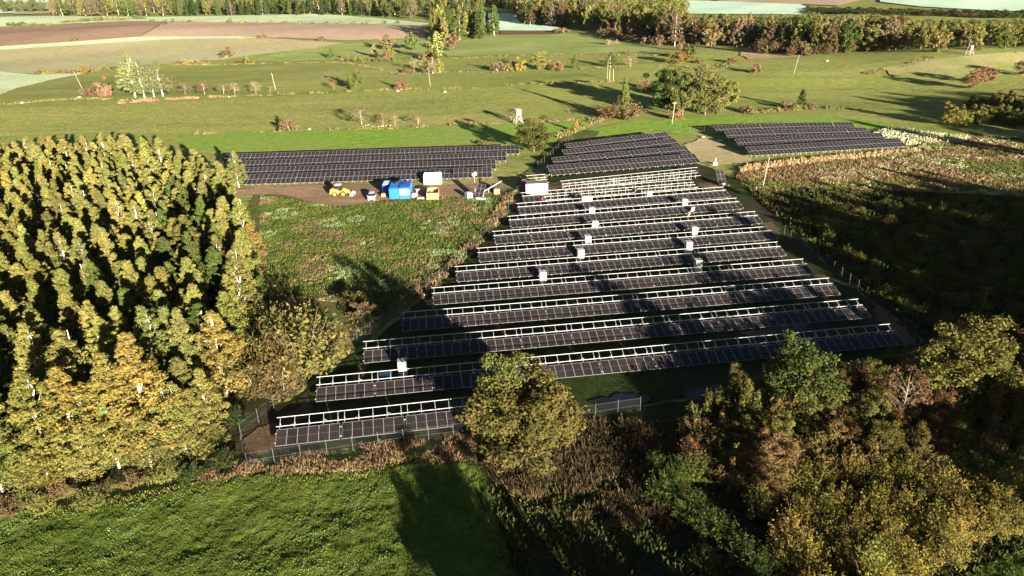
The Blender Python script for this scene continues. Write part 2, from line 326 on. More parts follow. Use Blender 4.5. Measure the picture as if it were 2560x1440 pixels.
for i,pp in enumerate([[(700,1045),(760,1012),(785,1020),(770,1050),(720,1075),(695,1072)],[(1130,965),(1200,945),(1240,958),(1190,985)],[(1470,1005),(1560,985),(1640,990),(1600,1015),(1500,1028)],[(1700,985),(1790,965),(1830,980),(1740,1005)],[(1290,525),(1306,500),(1312,512),(1300,540)],[(1330,425),(1368,408),(1378,432),(1345,440)],[(1000,960),(1090,930),(1110,948),(1030,975)],[(1850,835),(2010,810),(2030,828),(1880,850)]]):
    WAT=bpy.data.materials.get('puddle_water') or M('puddle_water',(.012,.014,.020),.38,0,.15)
    field('puddle',pp,WAT,lift=.11,jit=.28,step=.5)
#PART2
# ------------------------------------------------------------------ haze
hm=bpy.data.materials.new('haze_air'); hm.use_nodes=True; hn=hm.node_tree; hn.nodes.clear(); ho=hn.nodes.new('ShaderNodeOutputMaterial'); hv=hn.nodes.new('ShaderNodeVolumePrincipled')
hv.inputs['Color'].default_value=(.80,.88,1,1); hv.inputs['Density'].default_value=.000012; hv.inputs['Anisotropy'].default_value=.2; hn.links.new(hv.outputs[0],ho.inputs['Volume'])
HB=[(-12500,-500,-6),(12500,-500,-6),(12500,10500,-6),(-12500,10500,-6)]
hme=bpy.data.meshes.new('haze'); hme.from_pydata(HB+[(a,b,66) for a,b,_ in HB],[],[(0,3,2,1),(4,5,6,7),(0,1,5,4),(1,2,6,5),(2,3,7,6),(3,0,4,7)]); hme.materials.append(hm); tag(obj('haze',hme),kind='stuff')

# foreground meadow: a fine sheet with real hummocks
def vnoise(x,y,s,seed):
    r=np.random.default_rng(seed); T=r.random((64,64)); u=x/s; v=y/s; i=np.floor(u).astype(int); j=np.floor(v).astype(int); a=u-i; b=v-j; a=a*a*(3-2*a); b=b*b*(3-2*b)
    g=lambda p,q:T[p%64,q%64]
    return g(i,j)*(1-a)*(1-b)+g(i+1,j)*a*(1-b)+g(i,j+1)*(1-a)*b+g(i+1,j+1)*a*b
MEADOW_Q=wpoly([(-260,1345),(0,1292),(200,1262),(400,1222),(520,1205),(700,1190),(900,1178),(1080,1165),(1195,1165),(1230,1250),(1290,1440),(1310,1560),(600,1640),(-500,1640)])
def relief(x,y): return .13*vnoise(x,y,.9,1)+.08*vnoise(x,y,.38,2)+.30*vnoise(x,y,4.1,3)
def meadow(name,Q,mat,st=.22,hf=relief):
    lo=Q.min(0);hi=Q.max(0); xs=np.arange(lo[0],hi[0],st); yy=np.arange(lo[1],hi[1],st); X,Y=np.meshgrid(xs,yy)
    ins=inside(np.stack([X.ravel(),Y.ravel()],1),Q).reshape(X.shape); Z=hz(X,Y)+.02+hf(X,Y)
    i=np.arange(X.size).reshape(X.shape); ok=ins[:-1,:-1]&ins[1:,1:]&ins[1:,:-1]&ins[:-1,1:]
    Fq=np.stack([i[:-1,:-1],i[:-1,1:],i[1:,1:],i[1:,:-1]],-1)[ok]; u,inv=np.unique(Fq,return_inverse=True)
    V=np.stack([X.ravel(),Y.ravel(),Z.ravel()],1)[u]
    return tag(obj(name,mesh_from(name,V,inv.reshape(Fq.shape),[mat],smooth=True)),kind='structure')
meadow('meadow',MEADOW_Q,gm_meadow)
LRQ=wpoly([(2290,1520),(2400,1438),(2620,1345),(2760,1300),(2760,1520)])
meadow('meadow',LRQ,gm_meadow)

# ------------------------------------------------------------------ foliage
def nrm(a): return a/(np.linalg.norm(a,axis=-1,keepdims=True)+1e-9)
def leafquads(P,N,size,r,asp=.6):
    n=len(P); N=nrm(N+r.normal(0,.55,(n,3))); A=nrm(np.cross(N,r.normal(0,1,(n,3)))); B=np.cross(N,A)
    s=(size*r.uniform(.6,1.3,n))[:,None]
    V=np.stack([P-A*s,P-B*s*asp,P+A*s,P+B*s*asp],1).reshape(-1,3); Fq=np.arange(4*n).reshape(n,4); return V,Fq
def clumps(cent,rad,per,r,flat=.75,outc=None):
    """leaves gathered on the shells of clumps"""
    P=[];N=[]
    k=np.repeat(np.arange(len(cent)),per); n=len(k)
    d=nrm(r.normal(0,1,(n,3))); d[:,2]*=flat; q=r.uniform(.45,1.05,n)[:,None]
    P=cent[k]+d*q*rad[k][:,None]; N=nrm(d+np.array([0,0,.35])); lv=np.clip(r.normal(.45,.2,n)+ (r.normal(0,.12,len(cent)))[k],0,1)
    return P,N,lv
def crown_mesh(name,P,N,lv,size,r,asp=.6):
    V,Fq=leafquads(P,N,size,r,asp); return mesh_from(name,V,Fq,[LEAF],lv=np.repeat(lv,4))
def limbs_mesh(name,base_r,h,targets,mat,r,lean=(0,0),stems=1,seg=5):
    mb=MB()
    for s_ in range(stems):
        a=r.uniform(0,6.28); off=np.array([math.cos(a),math.sin(a)])*(0 if stems==1 else base_r*2)
        tip=np.array([off[0]*3+lean[0]*h,off[1]*3+lean[1]*h,h]) if stems==1 else np.array([off[0]/(base_r*2)*h*.45,off[1]/(base_r*2)*h*.45,h*.85])
        pts=[np.array([off[0],off[1],-.15])]
        for i in range(1,seg+1):
            t=i/seg; p=np.array([off[0],off[1],0])*(1-t)+tip*t+np.append(r.normal(0,.012*h*(t*(1.2-t)*3),2),0); pts.append(p)
        for i in range(seg):
            w0=base_r*2*(1-i/seg*.85); w1=base_r*2*(1-(i+1)/seg*.85); mb.bar(pts[i],pts[i+1],w0,mat,r2=w1,n=6)
        if s_==0: main=pts
        for T in (targets[s_::stems] if len(targets) else []):
            t=np.clip(T[2]/h*.72,.12,.95); i=min(seg-1,int(t*seg)); f=t*seg-i; q=pts[i]*(1-f)+pts[i+1]*f
            wb=base_r*.42*(1-t*.8); mid=(q+T)/2+np.array([0,0,.06*h*(1-t)]); mb.bar(q,mid,wb,mat,r2=wb*.6,n=4); mb.bar(mid,T,wb*.6,mat,r2=wb*.2,n=4)
    return mb.mesh(name)
VAR={}
def make_variant(kind,seed,lod):
    r=np.random.default_rng(seed); f={0:1.0,1:.6,2:.2}[lod]; ls={0:1.0,1:1.3,2:2.1}[lod]
    if kind=='birch':
        h=13;n=int(175*max(f,.4)); z=r.uniform(.13,1,n)**.9; env=2.25*np.sin(np.clip((z-.07)/.95,0,1)**.68*math.pi)**.85*(1.1-.35*z); a=r.uniform(0,6.28,n); q=np.sqrt(r.uniform(.02,1,n))
        c=np.stack([np.cos(a)*env*q,np.sin(a)*env*q,z*h],1); rad=r.uniform(.45,.8,n)*(1.2-.85*z)
        P,N,lv=clumps(c,rad,max(8,int(62*f/max(f,.4))),r,.95); m=crown_mesh('crown',P,N,lv,.125*ls,r); t=limbs_mesh('trunk',.165,h*.97,c[r.choice(n,26)] if lod<2 else [],BARKW if lod<2 else BARKG,r,lean=tuple(r.normal(0,.02,2)),seg=7); R0=2.0
    elif kind=='cone':
        h=11;n=int(165*max(f,.4)); z=r.uniform(.12,1,n)**.85; env=2.45*(1-z)**.78*np.clip(z*7,0,1)+.12; a=r.uniform(0,6.28,n); q=np.sqrt(r.uniform(.1,1,n))
        c=np.stack([np.cos(a)*env*q,np.sin(a)*env*q,z*h],1); rad=r.uniform(.45,.8,n)*(1.15-.7*z)
        P,N,lv=clumps(c,rad,max(8,int(62*f/max(f,.4))),r,.8); m=crown_mesh('crown',P,N,lv,.140*ls,r); t=limbs_mesh('trunk',.13,h*.95,c[r.choice(n,14)] if lod<2 else [],BARKB,r,seg=5); R0=2.3
    elif kind=='spruce':
        h=12;n=int(170*max(f,.35)); z=.06+.93*np.arange(n)/n; env=2.2*(1-z)**.9+.08; a=np.arange(n)*2.4+r.normal(0,.3,n)
        P=[];k=max(5,int(24*f/max(f,.35)))
        tt=r.uniform(.15,1,(n,k)); A=a[:,None]+r.normal(0,.16,(n,k)); rr=env[:,None]*tt; P=np.stack([np.cos(A)*rr,np.sin(A)*rr,z[:,None]*h-rr*.28+r.normal(0,.1,(n,k))],-1).reshape(-1,3)
        N=nrm(np.stack([P[:,0],P[:,1],np.full(len(P),1.2)],1)); lv=np.clip(r.normal(.4,.2,len(P)),0,1); m=crown_mesh('crown',P,N,lv,.24*ls,r,.45); t=limbs_mesh('trunk',.14,h*.95,[],BARKB,r,seg=4); R0=2.2
    elif kind=='round':
        h=9;n=int(130*max(f,.4)); u=nrm(r.normal(0,1,(n,3))); q=r.uniform(.45,1,n)**.5; lump=1+.24*np.sin(u[:,0]*4.5+seed)+.2*np.cos(u[:,1]*5.5+seed*2)+.12*np.sin(u[:,2]*6+seed)
        c=np.stack([u[:,0]*3.3,u[:,1]*3.3,u[:,2]*4.0],1)*(q*lump)[:,None]+np.array([0,0,4.75]); rad=r.uniform(.6,1.1,n)
        P,N,lv=clumps(c,rad,max(9,int(95*f/max(f,.4))),r,.8); m=crown_mesh('crown',P,N,lv,.15*ls,r); t=limbs_mesh('trunk',.16,h*.8,c[r.choice(n,24)] if lod<2 else [],BARKB,r,seg=5); R0=3.4
    elif kind=='bush':
        h=3.2;n=int(70*max(f,.4)); u=nrm(r.normal(0,1,(n,3))); u[:,2]=np.abs(u[:,2]); q=r.uniform(.3,1,n)**.5; lump=1+.22*np.sin(u[:,0]*5+seed)+.18*np.cos(u[:,1]*6+seed)
        c=np.stack([u[:,0]*1.75,u[:,1]*1.75,u[:,2]*2.4+.25],1)*(q*lump)[:,None]; rad=r.uniform(.35,.6,n)
        P,N,lv=clumps(c,rad,max(8,int(42*f/max(f,.4))),r,.9); m=crown_mesh('crown',P,N,lv,.115*ls,r); t=limbs_mesh('stems',.045,h*.8,c[r.choice(n,12)] if lod<2 else [],BARKG,r,stems=4,seg=3); R0=1.9
    elif kind=='willow':      # many upright shoots with leaves along them
        h=4.2;ns=int(150*max(f,.35)); a=r.uniform(0,6.28,ns); e=r.uniform(0,1,ns)**.6*.95; L=h*r.uniform(.55,1.02,ns)*(1-.22*e); k=max(7,int(26*f/max(f,.35)))
        d=np.stack([np.cos(a)*np.sin(e),np.sin(a)*np.sin(e),np.cos(e)],1); b=np.stack([np.cos(a)*.5*e,np.sin(a)*.5*e,np.zeros(ns)],1)
        tt=r.uniform(.28,1,(ns,k)); P=b[:,None]+d[:,None]*(L[:,None]*tt)[...,None]; P[...,2]+=-.04*(L[:,None]*tt)**2*e[:,None]; P=P.reshape(-1,3)+r.normal(0,.11,(ns*k,3))
        N=nrm(np.repeat(d,k,0)+r.normal(0,.5,(ns*k,3))+np.array([0,0,.2])); lv=np.clip(r.normal(.45,.2,len(P))+np.repeat(r.normal(0,.1,ns),k),0,1)
        m=crown_mesh('crown',P,N,lv,.125*ls,r,.42); t=limbs_mesh('stems',.04,h*.85,(d*L[:,None]*.9)[:22] if lod<2 else [],BARKB,r,stems=6,seg=3); R0=2.3
    elif kind=='bare':
        h=7;n=46; z=r.uniform(.3,1,n); env=1.7*np.sin(np.clip((z-.1)/.95,0,1)*math.pi)**.6; a=r.uniform(0,6.28,n); c=np.stack([np.cos(a)*env,np.sin(a)*env,z*h],1)
        P,N,lv=clumps(c,r.uniform(.4,.8,n),max(9,int(34*f)),r,.9); m=crown_mesh('crown',P,N,lv,.11*ls,r); t=limbs_mesh('trunk',.06,h*.9,c,BARKG,r,seg=5); R0=1.7
    return dict(h=h,R=R0,crown=m,trunk=t)
NV={'birch':4,'cone':4,'spruce':2,'round':4,'bush':4,'willow':4,'bare':3}
def variant(kind,i,lod):
    k=(kind,i%NV[kind],lod)
    if k not in VAR: VAR[k]=make_variant(kind,11*(i%NV[kind])+len(kind)*3+1,lod)
    return VAR[k]
OBJN={'birch':'birch_tree','cone':'alder_tree','spruce':'spruce_tree','round':'leafy_tree','bush':'bush','willow':'willow_shrub','bare':'sparse_tree'}
CATN={'birch':'tree','cone':'tree','spruce':'tree','round':'tree','bush':'bush','willow':'bush','bare':'tree'}
_joined={}
def plant(kind,x,y,h,width=None,col=(.09,.1,.025),lod=None,label=None,group=None,i=None,jit=.12,single=False,name=None,z=None):
    i=random.randrange(12) if i is None else i
    B=np.array([x,y,h1(x,y) if z is None else z]); 
    if lod is None:
        pp=h/mpp(B); lod=0 if pp>75 else 1 if pp>32 else 2
    v=variant(kind,i,lod); sz=h/v['h']; sxy=sz if width is None else width/2/v['R']*.93
    j=1+rng.normal(0,jit); c=[max(.004,a*j*(1+rng.normal(0,jit*.45))) for a in col]
    rz=rng.uniform(0,6.28)
    nm=name or OBJN[kind]
    if single:                       # too small in the picture to show its trunk: one mesh
        key=(kind,i%NV[kind],lod)
        if key not in _joined:
            a=v['crown']; b=v['trunk']; 
            Va=np.empty(len(a.vertices)*3,np.float32); a.vertices.foreach_get('co',Va); lvs=np.empty(len(a.vertices),np.float32); a.attributes['lv'].data.foreach_get('value',lvs)
            Va=Va.reshape(-1,3); Vb=np.array([tuple(q.co) for q in b.vertices]); na=len(Va); fa=[tuple(p.vertices) for p in a.polygons]; fb=[tuple(q+na for q in p.vertices) for p in b.polygons]
            me=bpy.data.meshes.new(nm); me.from_pydata(np.r_[Va,Vb].tolist(),[],fa+fb); me.materials.append(LEAF); me.materials.append(b.materials[0])
            me.polygons.foreach_set('material_index',np.r_[np.zeros(len(fa),np.int32),np.ones(len(fb),np.int32)]); at_=me.attributes.new('lv','FLOAT','POINT'); at_.data.foreach_set('value',np.r_[lvs,np.full(len(Vb),.4,np.float32)]); me.update(); _joined[key]=me
        o=obj(nm,_joined[key],None,(B[0],B[1],B[2]-.05),(0,0,rz),(sxy,sxy,sz)); o.color=(*c,1); return tag(o,label,CATN[kind],group)
    o=empty(nm,(B[0],B[1],B[2]-.05),rz,label,CATN[kind],group); o.scale=(sxy,sxy,sz)
    q=obj('crown',v['crown'],o); q.color=(*c,1)
    obj('stems' if kind in('bush','willow') else 'trunk',v['trunk'],o)
    return o
def plant_px(kind,px,py,top,wpx=None,col=(.09,.1,.025),label=None,group=None,**k):
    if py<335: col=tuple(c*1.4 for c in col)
    B=at(px,py); h=max(.8,height_for(B,top)); wd=None if wpx is None else wpx*mpp(B)
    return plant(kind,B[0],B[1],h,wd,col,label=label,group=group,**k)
# colours (albedo)
YG=(.20,.195,.060); OL=(.155,.155,.050); GR=(.080,.108,.030); DG=(.040,.062,.020); YE=(.20,.18,.052); OR=(.23,.155,.055); BR=(.135,.098,.052); RB=(.130,.080,.048); TN=(.21,.165,.095); PK=(.19,.135,.095)

# ---- the dense wood left of the solar park
WOOD_Q=wpoly([(-330,1180),(-150,1225),(0,1205),(180,1180),(400,1120),(500,1070),(590,980),(622,860),(630,740),(622,640),(606,560),(575,520),(520,480),(300,452),(100,452),(-330,480)])
pts=sample(WOOD_Q,n=470,mind=3.3)
def wood_label(kind,c,x,y,px,py):
    cn={YG:'yellow-green',OL:'olive',GR:'green',YE:'golden yellow',OR:'orange',DG:'dark green',BR:'brownish'}[c]
    kn={'birch':'birch with a pale trunk','cone':'pointed alder','spruce':'conical spruce'}[kind]
    band='along the near edge of the left wood' if py>1000 else 'along the edge facing the panels' if px>520 else 'at the far edge of the left wood' if py<560 else 'in the near half of the left wood' if py>800 else 'in the middle of the left wood'
    return f'{cn} {kn} {band}'
for x,y in pts:
    px,py,_=proj((x,y,0)); u=random.random()
    if py>980: kind='birch' if u<.72 else 'cone'; c=random.choice([YE,YG,YG,OL,YG,OL])
    elif px>430 and 560<py<1100: kind='cone' if u<.75 else 'birch'; c=random.choice([GR,OL,GR,OL,YG])
    elif py>800: kind='cone' if u<.75 else 'birch'; c=random.choice([GR,GR,OL,OL,OL,YG])
    elif py>600: kind='birch' if u<.3 else 'cone'; c=random.choice([OL,YG,OL,YG,YG])
    else: kind='birch' if u<.35 else 'spruce' if u<.45 else 'cone'; c=random.choice([YG,YG,OL,YG,OL,OR if random.random()<.15 else YG])
    h=rng.uniform(9.6,13.8) if py<1080 else rng.uniform(9.4,12)
    if py<620: h=min(h,12.0)*(1.0+.12*math.exp(-((px-330)/190)**2)-.06)
    if px>430 and py<640: h*=.86
    if random.random()<.15: h*=.82
    plant(kind,x,y,h,rng.uniform(5.0,7.0),c,jit=.10,lod=0 if py>620 else 1,label=wood_label(kind,c,x,y,px,py),group='trees of the dense wood on the left')
# birches that stand out on its near edge
for px,py,top,wp,c,lb in [(395,1150,835,165,(.22,.165,.062),'tall orange birch with forked white trunk at the near corner of the left wood'),(325,1160,885,150,YE,'tall yellow birch with a leaning white trunk left of the orange birch'),(140,1200,930,165,YE,'yellow birch with a thick white trunk near the left frame edge'),(215,1170,920,150,YE,'yellow birch between the two white trunks of the near wood edge'),
      (8,1232,1010,120,GR,'green birch at the left frame edge with a bare white trunk foot'),(440,1140,955,100,YG,'yellow-green birch right of the orange birch'),(640,680,560,70,OR,'small orange-leaved tree on the wood edge facing the weedy ground'),(598,470,378,48,YG,'lone slim birch standing out at the far right corner of the left wood')]:
    plant_px('birch',px,py,top,wp,c,label=lb,i=0,lod=0)
for px,py in [(50,1225),(95,1215),(185,1195),(260,1185),(300,1172),(355,1160),(420,1150),(465,1125),(500,1110),(230,1200),(130,1218),(530,1085),(380,1170)]:
    plant_px('birch',px,py,py-rng.uniform(110,170),rng.uniform(85,120),random.choice([YE,YG,OL]),lod=0,jit=.1,label='short yellow birch branching to the ground on the near edge of the left wood',group='short birches on the near edge of the left wood')
# saplings and undergrowth shrubs at the feet of that wood
for k,(px,py) in enumerate([(60,1262),(150,1245),(255,1235),(330,1215),(420,1190),(480,1195),(500,1140),(545,1110),(560,1165),(590,1060),(20,1290),(110,1280),(230,1265)]):
    plant_px('willow',px,py,py-rng.uniform(35,60),rng.uniform(55,90),random.choice([BR,DG,OL,BR]),label='low brown-green undergrowth shrub at the foot of the left wood',group='undergrowth shrubs at the foot of the left wood')
# shrubs on the strip between wood and site
for px,py,top,wp,c,k,lb in [(760,930,742,240,(.125,.112,.042),'willow','large yellow-green willow shrub between the wood and the site fence'),(690,960,800,120,(.105,.10,.036),'willow','tall willow shrub squeezed between the wood and the big willow'),(820,900,780,130,(.12,.108,.04),'willow','yellowish willow shrub beside the site fence'),(700,880,735,110,OL,'willow','olive willow shrub in the shadow of the wood edge'),
      (710,985,880,110,(.10,.08,.038),'bush','brown bush at the foot of the big willow by the fence'),(640,985,890,90,(.085,.075,.03),'bush','red-brown bush in front of the wood corner'),(905,790,745,80,BR,'bush','low brown bush in the shaded gap beyond the big willow'),(880,760,722,90,(.10,.10,.03),'bush','olive bush at the edge of the shaded gap'),(660,760,690,60,GR,'cone','young green tree hugging the right edge of the wood')]:
    plant_px(k,px,py,top,wp,c,label=lb)
# ---- the single near trees around the site
for px,py,top,wp,c,k,lb in [(1310,1140,930,250,(.12,.125,.038),'round','big olive leafy tree standing in front of the second panel row'),(1262,1120,905,150,(.10,.105,.034),'round','olive tree merging with the left side of the big leafy tree'),(1375,1120,950,150,(.11,.10,.036),'round','brownish olive tree merging with the right side of the big leafy tree'),
      (1990,1035,868,175,(.062,.085,.026),'round','fresh green leafy tree in front of the right end of the panels'),(2400,1010,825,230,(.115,.11,.036),'round','large olive tree at the right corner of the site fence'),(2300,990,880,120,(.10,.095,.033),'round','olive tree left of the large corner tree'),(2465,990,890,110,(.12,.13,.04),'round','small olive tree right of the large corner tree'),
      (2245,1075,920,100,(.16,.10,.06),'bare','half-bare brown tree with pale branches amid the shrubs'),(2505,930,855,45,(.2,.17,.12),'bare','bare pale dead tree beyond the large corner tree'),(1335,380,298,88,(.085,.085,.028),'round','round olive tree between the left and middle panel fields')]:
    plant_px(k,px,py,top,wp,c,label=lb,lod=0 if py>500 else 1)
# ---- shrubbery lower right
SH_Q=wpoly([(1700,1110),(1780,1010),(1900,985),(2060,1000),(2180,960),(2290,900),(2560,880),(2760,900),(2800,1290),(2560,1330),(2380,1400),(2280,1470),(2200,1560),(2000,1560),(1960,1440),(1880,1300),(1740,1200)])
for x,y in sample(SH_Q,n=170,mind=2.15):
    px,py,_=proj((x,y,0)); u=random.random()
    if py>1180 and px>1950: c=random.choice([(.17,.145,.040),(.19,.165,.045),(.15,.14,.038)]); kind='willow'; cn='golden-olive'
    else: c=random.choice([(.13,.115,.040),(.12,.118,.038),(.14,.10,.042),(.10,.105,.030),(.15,.098,.045)]); kind='willow' if u<.4 else 'bush' if u<.75 else 'round'; cn='brownish'
    pos='in the thicket at the lower right corner' if py>1180 else 'in the thicket right of the near panels' if px>2150 else 'in the thicket in front of the near panels'
    plant(kind,x,y,rng.uniform(3.8,5.6) if py<1080 else rng.uniform(3.0,4.8),rng.uniform(3.0,5.0),c,lod=0,name='thicket_bush' if kind=='round' else None,label=f'{cn} {dict(willow="willow shrub",bush="bush",round="rounded bush")[kind]} {pos}',group='shrubs of the lower right thicket')
# green weedy shrubs at its left foot
for px,py,top,wp in [(1660,1250,1170,110),(1720,1290,1215,110),(1780,1340,1270,120),(1850,1400,1330,110),(1700,1200,1130,90),(1640,1180,1120,80),(1900,1440,1370,100),(1760,1420,1360,90)]:
    plant_px('willow',px,py,top,wp,(.06,.085,.022),label='dark green weedy shrub at the left foot of the thicket',group='green shrubs at the left foot of the thicket')
# ---- dark scrub right of the site
SC_Q=wpoly([(2010,560),(2100,520),(2300,500),(2600,490),(2750,520),(2750,860),(2500,850),(2330,830),(2200,740),(2080,640)])
for x,y in sample(SC_Q,n=190,mind=2.6):
    plant('willow' if random.random()<.8 else 'bush',x,y,rng.uniform(1.4,2.9),rng.uniform(2.4,4.2),random.choice([(.10,.115,.028),(.08,.105,.024),(.115,.105,.032)]),lod=1,label='green scrub shrub in the shaded ground right of the site fence',group='scrub shrubs right of the site')
# ---- middle-distance trees and bushes, each read from the photograph
for row in '''birch 338 243 132 62 (.135,.135,.062)|sparse tall birch, leftmost of the birch clump in the pasture
birch 362 244 150 50 (.135,.135,.062)|olive birch in the middle of the birch clump in the pasture
birch 408 240 150 56 (.135,.135,.062)|yellow-green birch at the right of the birch clump
birch 385 242 165 40 (.135,.135,.062)|short birch between the tall birches of the clump
bush 262 240 197 44 RB|red-brown bush just left of the birch clump
bush 228 240 212 30 RB|small red bush left of the larger red-brown one
bush 207 236 215 22 BR|brown bush at the foot of the leaning pole
round 213 186 163 24 YE|small yellow tree beside the leaning pole
bare 463 235 206 32 BR|thin brown bush, first to the right of the birch clump
bare 511 236 203 34 RB|red-brown small tree, second to the right of the birch clump
bare 560 236 208 28 RB|reddish small tree, third to the right of the birch clump
bare 588 237 206 22 TN|bare pale sapling, fourth to the right of the birch clump
bare 640 234 204 28 TN|pale sapling left of the thin pole in the pasture
bare 676 232 214 20 YE|tiny yellowish sapling at the foot of the thin pole
bush 655 95 81 26 BR|brown bush on the edge of the harrowed field
bush 185 104 90 26 BR|brown bush below the dark ploughed field
bush 803 104 90 24 BR|low bush at the right tip of the harrowed field
bush 566 144 116 40 BR|bushy brown tree at the edge of the stubble field
bush 625 158 132 30 OL|olive bush right of the bushy brown tree
bush 602 158 146 30 BR|low brown bush beside the olive one
bare 835 223 200 20 RB|small reddish tree left of the bright green tree
round 889 224 176 40 GR|bright green small tree standing alone in the pasture
bush 1004 222 194 40 RB|red-brown bush right of the bright green tree
bush 968 150 118 34 BR|brown bush below the round brown tree
round 970 126 88 42 BR|round brown tree in the bright pasture
round 1030 126 80 40 GR|round green tree in the bright pasture
cone 936 143 108 26 YG|pale yellow-green tree in the hedge of the bright pasture
round 972 148 116 34 OL|olive tree in front of the round brown tree
cone 828 145 122 28 GR|green tree in the hedge left of the pale one
cone 868 150 130 22 OL|small olive tree in the hedge of the bright pasture
bush 905 152 133 34 BR|brown hedge bush left of the pale tree
bush 948 153 136 30 BR|brown hedge bush under the pale tree
bush 1065 148 126 40 BR|brown bush right of the olive hedge tree
birch 1095 150 78 40 YG|yellow-green birch in front of the small copse
birch 1078 148 90 30 OL|olive birch at the left of the small copse
round 1131 126 84 42 BR|brown leafy tree at the foot of the small copse
cone 1090 152 120 26 GR|small green tree below the copse birches
bare 1036 178 143 22 TN|pale sapling in the scrubby pasture margin
bare 1060 180 150 20 TN|second pale sapling in the scrubby pasture margin
birch 1082 184 142 26 TN|bare pale birch behind the tall wooden pole
birch 1100 181 147 24 YE|yellow sapling right of the bare pale birch
bush 1020 182 168 30 RB|low red-brown bush in the pasture margin
bush 1063 183 170 22 GR|low green bush under the saplings
bush 1244 177 142 36 BR|brown bush at the left end of the autumn thicket
bush 1270 177 150 34 OL|olive bush second in the autumn thicket
bush 1302 176 147 34 YE|orange-yellow bush in the autumn thicket
round 1348 175 132 50 OL|tall olive bush in the middle of the autumn thicket
bush 1392 175 143 44 BR|wide brown bush in the autumn thicket
cone 1437 172 137 28 GR|dark green tree at the right end of the autumn thicket
birch 1526 168 130 30 GR|green tree behind the three poles
bare 1576 166 141 34 TN|bare pale tree right of the three poles
bush 1568 134 123 18 BR|small dark bush by the pasture edge
round 1697 160 126 46 (.18,.12,.045)|rusty brown tree behind the large dark trees
round 1722 148 110 44 GR|green tree above the rusty brown one
bush 1745 158 142 34 BR|brown bush right of the rusty tree
bush 1828 157 140 32 BR|round brown bush in the right pasture
bush 1888 182 150 34 BR|rounded tan bush beside the wheel tracks
bush 1610 220 190 36 BR|rusty bush left of the large dark trees
bush 1622 232 205 34 BR|second rusty bush left of the large dark trees
cone 1561 300 192 34 GR|slim green poplar behind the brown willow clump
willow 1558 298 232 110 (.115,.088,.045)|big brown willow clump at the head of the ditch
willow 1520 296 262 60 (.12,.075,.05)|reddish willow on the left of the brown willow clump
round 1672 282 165 100 DG|large dark green tree, left one of the big group
round 1705 290 172 100 (.075,.082,.028)|large green tree in front of the big group
round 1762 288 168 110 (.072,.08,.028)|large green tree, right one of the big group
round 1808 272 196 62 (.15,.15,.045)|yellow-green tree at the right of the big group
bush 1690 298 262 44 BR|brown bush at the foot of the big tree group
bush 1866 280 257 42 BR|brown bush right of the big tree group
cone 2003 270 221 30 DG|small dark conical tree by the field hedge
bush 1968 270 246 36 BR|brown bush left of the small dark conical tree
bush 2030 268 250 34 BR|brown bush right of the small dark conical tree
bush 724 327 284 46 RB|rounded red-brown bush above the left panel field
bare 905 312 268 50 BR|leafless brown tree by the stone heap
bare 958 314 282 28 TN|bare sapling right of the stone heap
bare 988 313 284 26 TN|second bare sapling right of the stone heap
bare 1046 312 287 26 RB|reddish sapling on the field margin
bare 1278 302 272 30 RB|reddish small tree left of the hunting stand
bush 1212 363 349 44 TN|low pale bush behind the left panel field
cone 1441 330 300 22 OR|small orange-leaved tree beside the ditch
bush 1330 452 432 24 RB|reddish bush behind the white office container
round 2428 222 176 50 RB|reddish-brown tree on the knoll slope, nearer of two
round 2460 210 166 44 RB|reddish-brown tree on the knoll slope, farther of two
round 2556 190 150 44 BR|dark brown tree at the right frame edge
bush 2435 124 108 40 RB|reddish bush behind the far hunting stand
bush 1405 82 65 44 BR|rounded brown bush in front of the far wood
bush 1518 112 94 26 TN|pale bush on the shadowed pasture edge
bush 1538 112 96 22 TN|second pale bush on the shadowed pasture edge
bush 60 325 332 10 DG|skip'''.split('\n'):
    a,lb=row.split('|')
    if lb=='skip': continue
    k,px,py,tp,wp,c=a.split(); c=eval(c)
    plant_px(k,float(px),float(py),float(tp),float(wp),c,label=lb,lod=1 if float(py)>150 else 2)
# hedges: individual bushes in a line
def hedge(pix,n,hpx,wpx,cols,kind,lb,grp):
    L=np.array(pix,float); d=np.r_[0,np.cumsum(np.hypot(*np.diff(L,axis=0).T))]
    for k in range(n):
        t=d[-1]*(k+.5)/n+rng.normal(0,2); px=np.interp(t,d,L[:,0]); py=np.interp(t,d,L[:,1])+rng.normal(0,.8)
        hh=rng.uniform(*hpx); plant_px(kind if isinstance(kind,str) else random.choice(kind),px,py,py-hh,rng.uniform(*wpx),random.choice(cols),label=lb,group=grp,single=True)
hedge([(92,187),(150,185),(215,182),(285,174)],12,(9,17),(20,34),[BR,OL,BR],'bush','bush in the hedge left of the birch clump','bushes of the hedge left of the birch clump')
hedge([(432,160),(520,159)],7,(10,17),(18,28),[OL,BR],'bush','olive bush in the short hedge right of the birch clump','bushes of the short pasture hedge')
hedge([(850,152),(900,154),(1000,152)],9,(8,15),(20,30),[BR,OL,GR],'bush','low bush in the hedge along the bright pasture','hedge bushes along the bright pasture')
hedge([(20,65),(130,64)],7,(8,13),(20,30),[OL,GR],'bush','round bush in the far hedge at the left','bushes of the far left hedge')
hedge([(145,60),(250,52),(365,48)],14,(8,14),(18,28),[OL,GR,OL],'bush','round bush in the long far hedge below the wood','bushes of the long far hedge')
hedge([(375,55),(440,56),(500,57)],8,(7,13),(9,18),[GR,OL],'bush','small round tree in the row on the pale field','small trees on the far pale field')
hedge([(555,57),(570,57),(590,58),(645,58),(680,58),(790,60),(860,60),(945,61),(1010,60)],13,(7,15),(14,24),[GR,OL,OL],'bush','round green bush along the top of the harrowed field','bushes along the harrowed field')
hedge([(1770,178),(1850,152)],4,(6,10),(14,22),[BR],'bush','low bush in the right pasture','low bushes in the right pasture')
